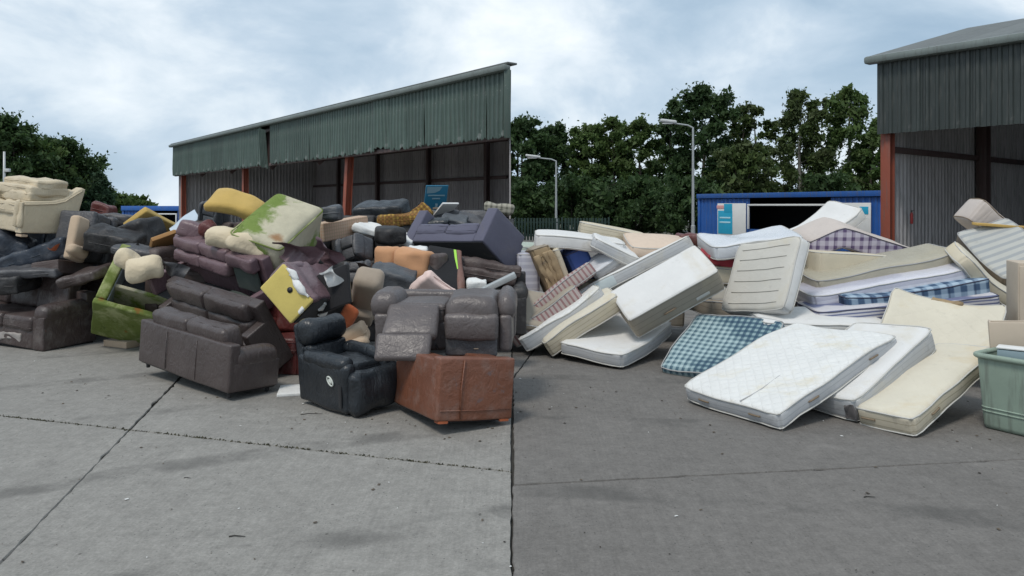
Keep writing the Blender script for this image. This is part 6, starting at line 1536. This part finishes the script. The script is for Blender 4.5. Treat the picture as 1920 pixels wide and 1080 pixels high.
mattress('grey_flat', 'dull grey mattress low at the left end of the heap', 'side_taupe', 'side_taupe', 'tape_grey', seed=28, lump=0.012)
r, (a, b, c), df = mattress('ripped_brown', 'ripped brown mattress on end with its filling showing', 'side_taupe', 'ripped', 'tape_brown', seed=29, lump=0.02)
for k in range(4):
    V, F = rbox((a * .24, 0.03, c * .75), 0.012, 0.06, 2, (-a * .36 + a * .24 * k, -b / 2 - .005, c * .5))
    mesh('torn_fill', lumps(V, 90 + k, 16, 0.02), F, K['ripped'], r)
mattress('beige_strip', 'thin beige mattress on end between the ripped and blue ones', 'plain_cream', 'plain_cream', 'tape_white', seed=30, r=0.03, corner=0.03)
mattress('blue_mattress', 'royal blue mattress on end under the level white one', 'blue', 'blue', 'tape_navy', seed=31, lump=0.014)
mattress('clear_grey', 'small grey plastic-wrapped mattress above the long pale one', 'clear_wrap', 'side_grey', 'tape_grey', seed=32, lump=0.016)
mattress('lean_white', 'white mattress leaning to the ground, left of the cream one', 'quilt_white', 'side_grey', 'tape_white', seed=33, lump=0.012, bend=(.05, 0))
mattress('lean_cream', 'yellowed cream mattress leaning behind the low white one', 'quilt_cream', 'side_cream', 'tape_white', seed=34, lump=0.012)
mattress('lean_grey', 'dull grey-pink mattress edge between the pink striped and leaning white ones', 'side_taupe', 'pink_stripe', 'tape_grey', seed=37, lump=0.014)
mattress('lilac_upright', 'lilac-white mattress end at the far left of the heap', 'lilac_wrap', 'lilac_wrap', 'tape_white', seed=35, lump=0.012)
mattress('mint_mattress', 'pale mint mattress edge behind the lilac end', 'mint', 'mint', 'tape_grey', seed=36, lump=0.008)
# ---- stack carrying the heap
for pn, tp, sd_, lb in (('under_mattress_one', 'side_taupe', 1, 'bottom mattress buried under the left of the heap'), ('under_mattress_two', 'quilt_off', 2, 'second mattress up, buried under the left of the heap'),
    ('under_mattress_three', 'plain_cream', 3, 'third mattress up, buried under the left of the heap'), ('under_mattress_four', 'side_taupe', 4, 'bottom mattress buried behind the upright quilted one'),
    ('under_mattress_five', 'quilt_off', 5, 'second mattress up, buried behind the upright quilted one'), ('under_mattress_six', 'plain_cream', 6, 'third mattress up, buried behind the upright quilted one'),
    ('under_mattress_seven', 'side_taupe', 7, 'lower mattress buried behind the tartan one'), ('under_mattress_eight', 'plain_cream', 8, 'upper mattress buried behind the tartan one')):
    mattress(pn, lb, tp, tp, 'tape_grey', 'buried_mattress', 'mattress', 200 + sd_, lump=0.014, step=0.15)
# ---- cloths and odds
def rag(pn, name, label, cat, m, seed):
    Mx, dd = pose(pn)
    root = empty(name, Mx); tag(root, label, cat)
    V, F = cushion(dd, (0, 0, dd[2] / 2), 2, seed, None, None, 0.03, 0.05); mesh('cloth', V, F, m, root)
rag('red_cloth', 'red_blanket', 'crumpled red blanket between the divan base and upright mattress', 'blanket', fabric('red_cloth', (0.42, 0.06, 0.08)), 3)
rag('maroon_cushion', 'maroon_cushion', 'dark maroon cushion at the foot of the tall lamp', 'cushion', L_['oxblood'], 4)
Mx, dd = pose('yellow_plank')
r = empty('plank', Mx); tag(r, 'yellow timber plank across the striped mattress at right', 'plank')
box('board', dd, (0, 0, dd[2] / 2), plain('yellow_timber', (0.52, 0.34, 0.10), 0.7, 0, 0.2, 6), r, 0.004)
# sage green tub, tapered with a rolled rim and a raised band
Mx, (a, b, c) = pose('tub')
r = empty('plastic_tub', Mx); tag(r, 'sage green plastic tub at the right edge', 'tub')
mg = rusty('sage_plastic', (0.27, 0.345, 0.28), (0.18, 0.22, 0.18), 0.60, 0.55)
V, F = rbox((a, b, c), 0.05, 0.2, 2, (0, 0, c / 2)); V = np.array(V)
tp = 0.88 + 0.12 * np.clip(V[:, 2] / c, 0, 1); V[:, 0] *= tp; V[:, 1] *= tp
fk = [f for f in F if not all(V[i][2] > c - .045 for i in f)]
mesh('wall', V, fk, mg, r)
V2 = V.copy(); V2[:, 0] *= .95; V2[:, 1] *= .93; V2[:, 2] = V2[:, 2] * .96 + .02
mesh('inner_wall', V2, [tuple(reversed(f)) for f in fk], mg, r)
v, f = tube(rrect(a + .02, b + .02, 0.07, c - .03), 0.026, 8, True); mesh('rim', v, f, mg, r)
for z in (0.17, 0.205):
    k = 0.88 + 0.12 * z / c
    v, f = tube(rrect(a * k + .004, b * k + .004, 0.055, z), 0.008, 6, True); mesh('band', v, f, mg, r)
Mx, (a, b, c) = pose('tub_timber')
r = empty('drawer_box', Mx); tag(r, 'beige wooden drawer box sticking out of the green tub', 'drawer')
mw = plain('beige_laminate', (0.50, 0.42, 0.33), 0.7)
box('front', (a, 0.02, c), (0, -b / 2, c / 2), mw, r); box('side', (0.02, b - .03, c), (-a / 2 + .012, 0.002, c / 2 + .004), mw, r); box('side', (0.02, b - .03, c), (a / 2 - .012, 0.002, c / 2 + .004), mw, r)
box('back', (a, 0.02, c * .96), (0, b / 2, c / 2), mw, r)
Mx, (a, b, c) = pose('tall_beige')
r = empty('wardrobe_carcass', Mx); tag(r, 'tall beige cabinet standing behind the green tub', 'cabinet')
block(r, 'carcass', (a, b, c), (0, 0, c / 2), mw, 0.012, 2, 0.0)
block(r, 'door', (a * .94, 0.02, c * .94), (0, -b / 2 - .012, c / 2), mw, 0.006, 3, 0.0)
v, f = tube([(a * .3, -b / 2 - .025, c * .55), (a * .3, -b / 2 - .05, c * .56), (a * .3, -b / 2 - .05, c * .64), (a * .3, -b / 2 - .025, c * .65)], 0.008, 6)
mesh('handle', v, f, M['galv'], r)
# small red extinguisher on the shed corner
p = R0 + ND * 1.2 - UD * 0.25
r = empty('fire_extinguisher', Matrix.Translation((p.x, p.y, 1.66)) @ Matrix.Scale(.62, 4)); tag(r, 'small red fire extinguisher hung inside the right shed corner', 'extinguisher')
mr = plain('red_paint', (0.26, 0.03, 0.03), 0.45)
v, f = tube([(0, 0, 0), (0, 0, .02), (0, 0, .36), (0, 0, .42), (0, 0, .44)], [.045, .055, .055, .035, .02], 12); mesh('cylinder', v, f, mr, r, True, 50)
box('valve', (0.05, 0.05, 0.06), (0, 0, .47), M['black_plastic'], r); box('lever', (0.14, 0.025, 0.02), (0.04, 0, .51), M['black_plastic'], r)
box('bracket', (0.06, 0.12, 0.03), (0.06, 0.06, .25), M['galv'], r)

r = empty('storage_box', Matrix.Translation((4.72, 7.05, 0.62)) @ Matrix.Rotation(math.radians(-40), 4, 'Z')); tag(r, 'small grey-blue plastic box in the green tub', 'box')
box('body', (0.22, 0.16, 0.12), (0, 0, 0.06), plain('grey_blue_plastic', (0.24, 0.32, 0.35), 0.5), r); box('lid', (0.235, 0.175, 0.02), (0, 0, 0.135), M['white_paint'], r)
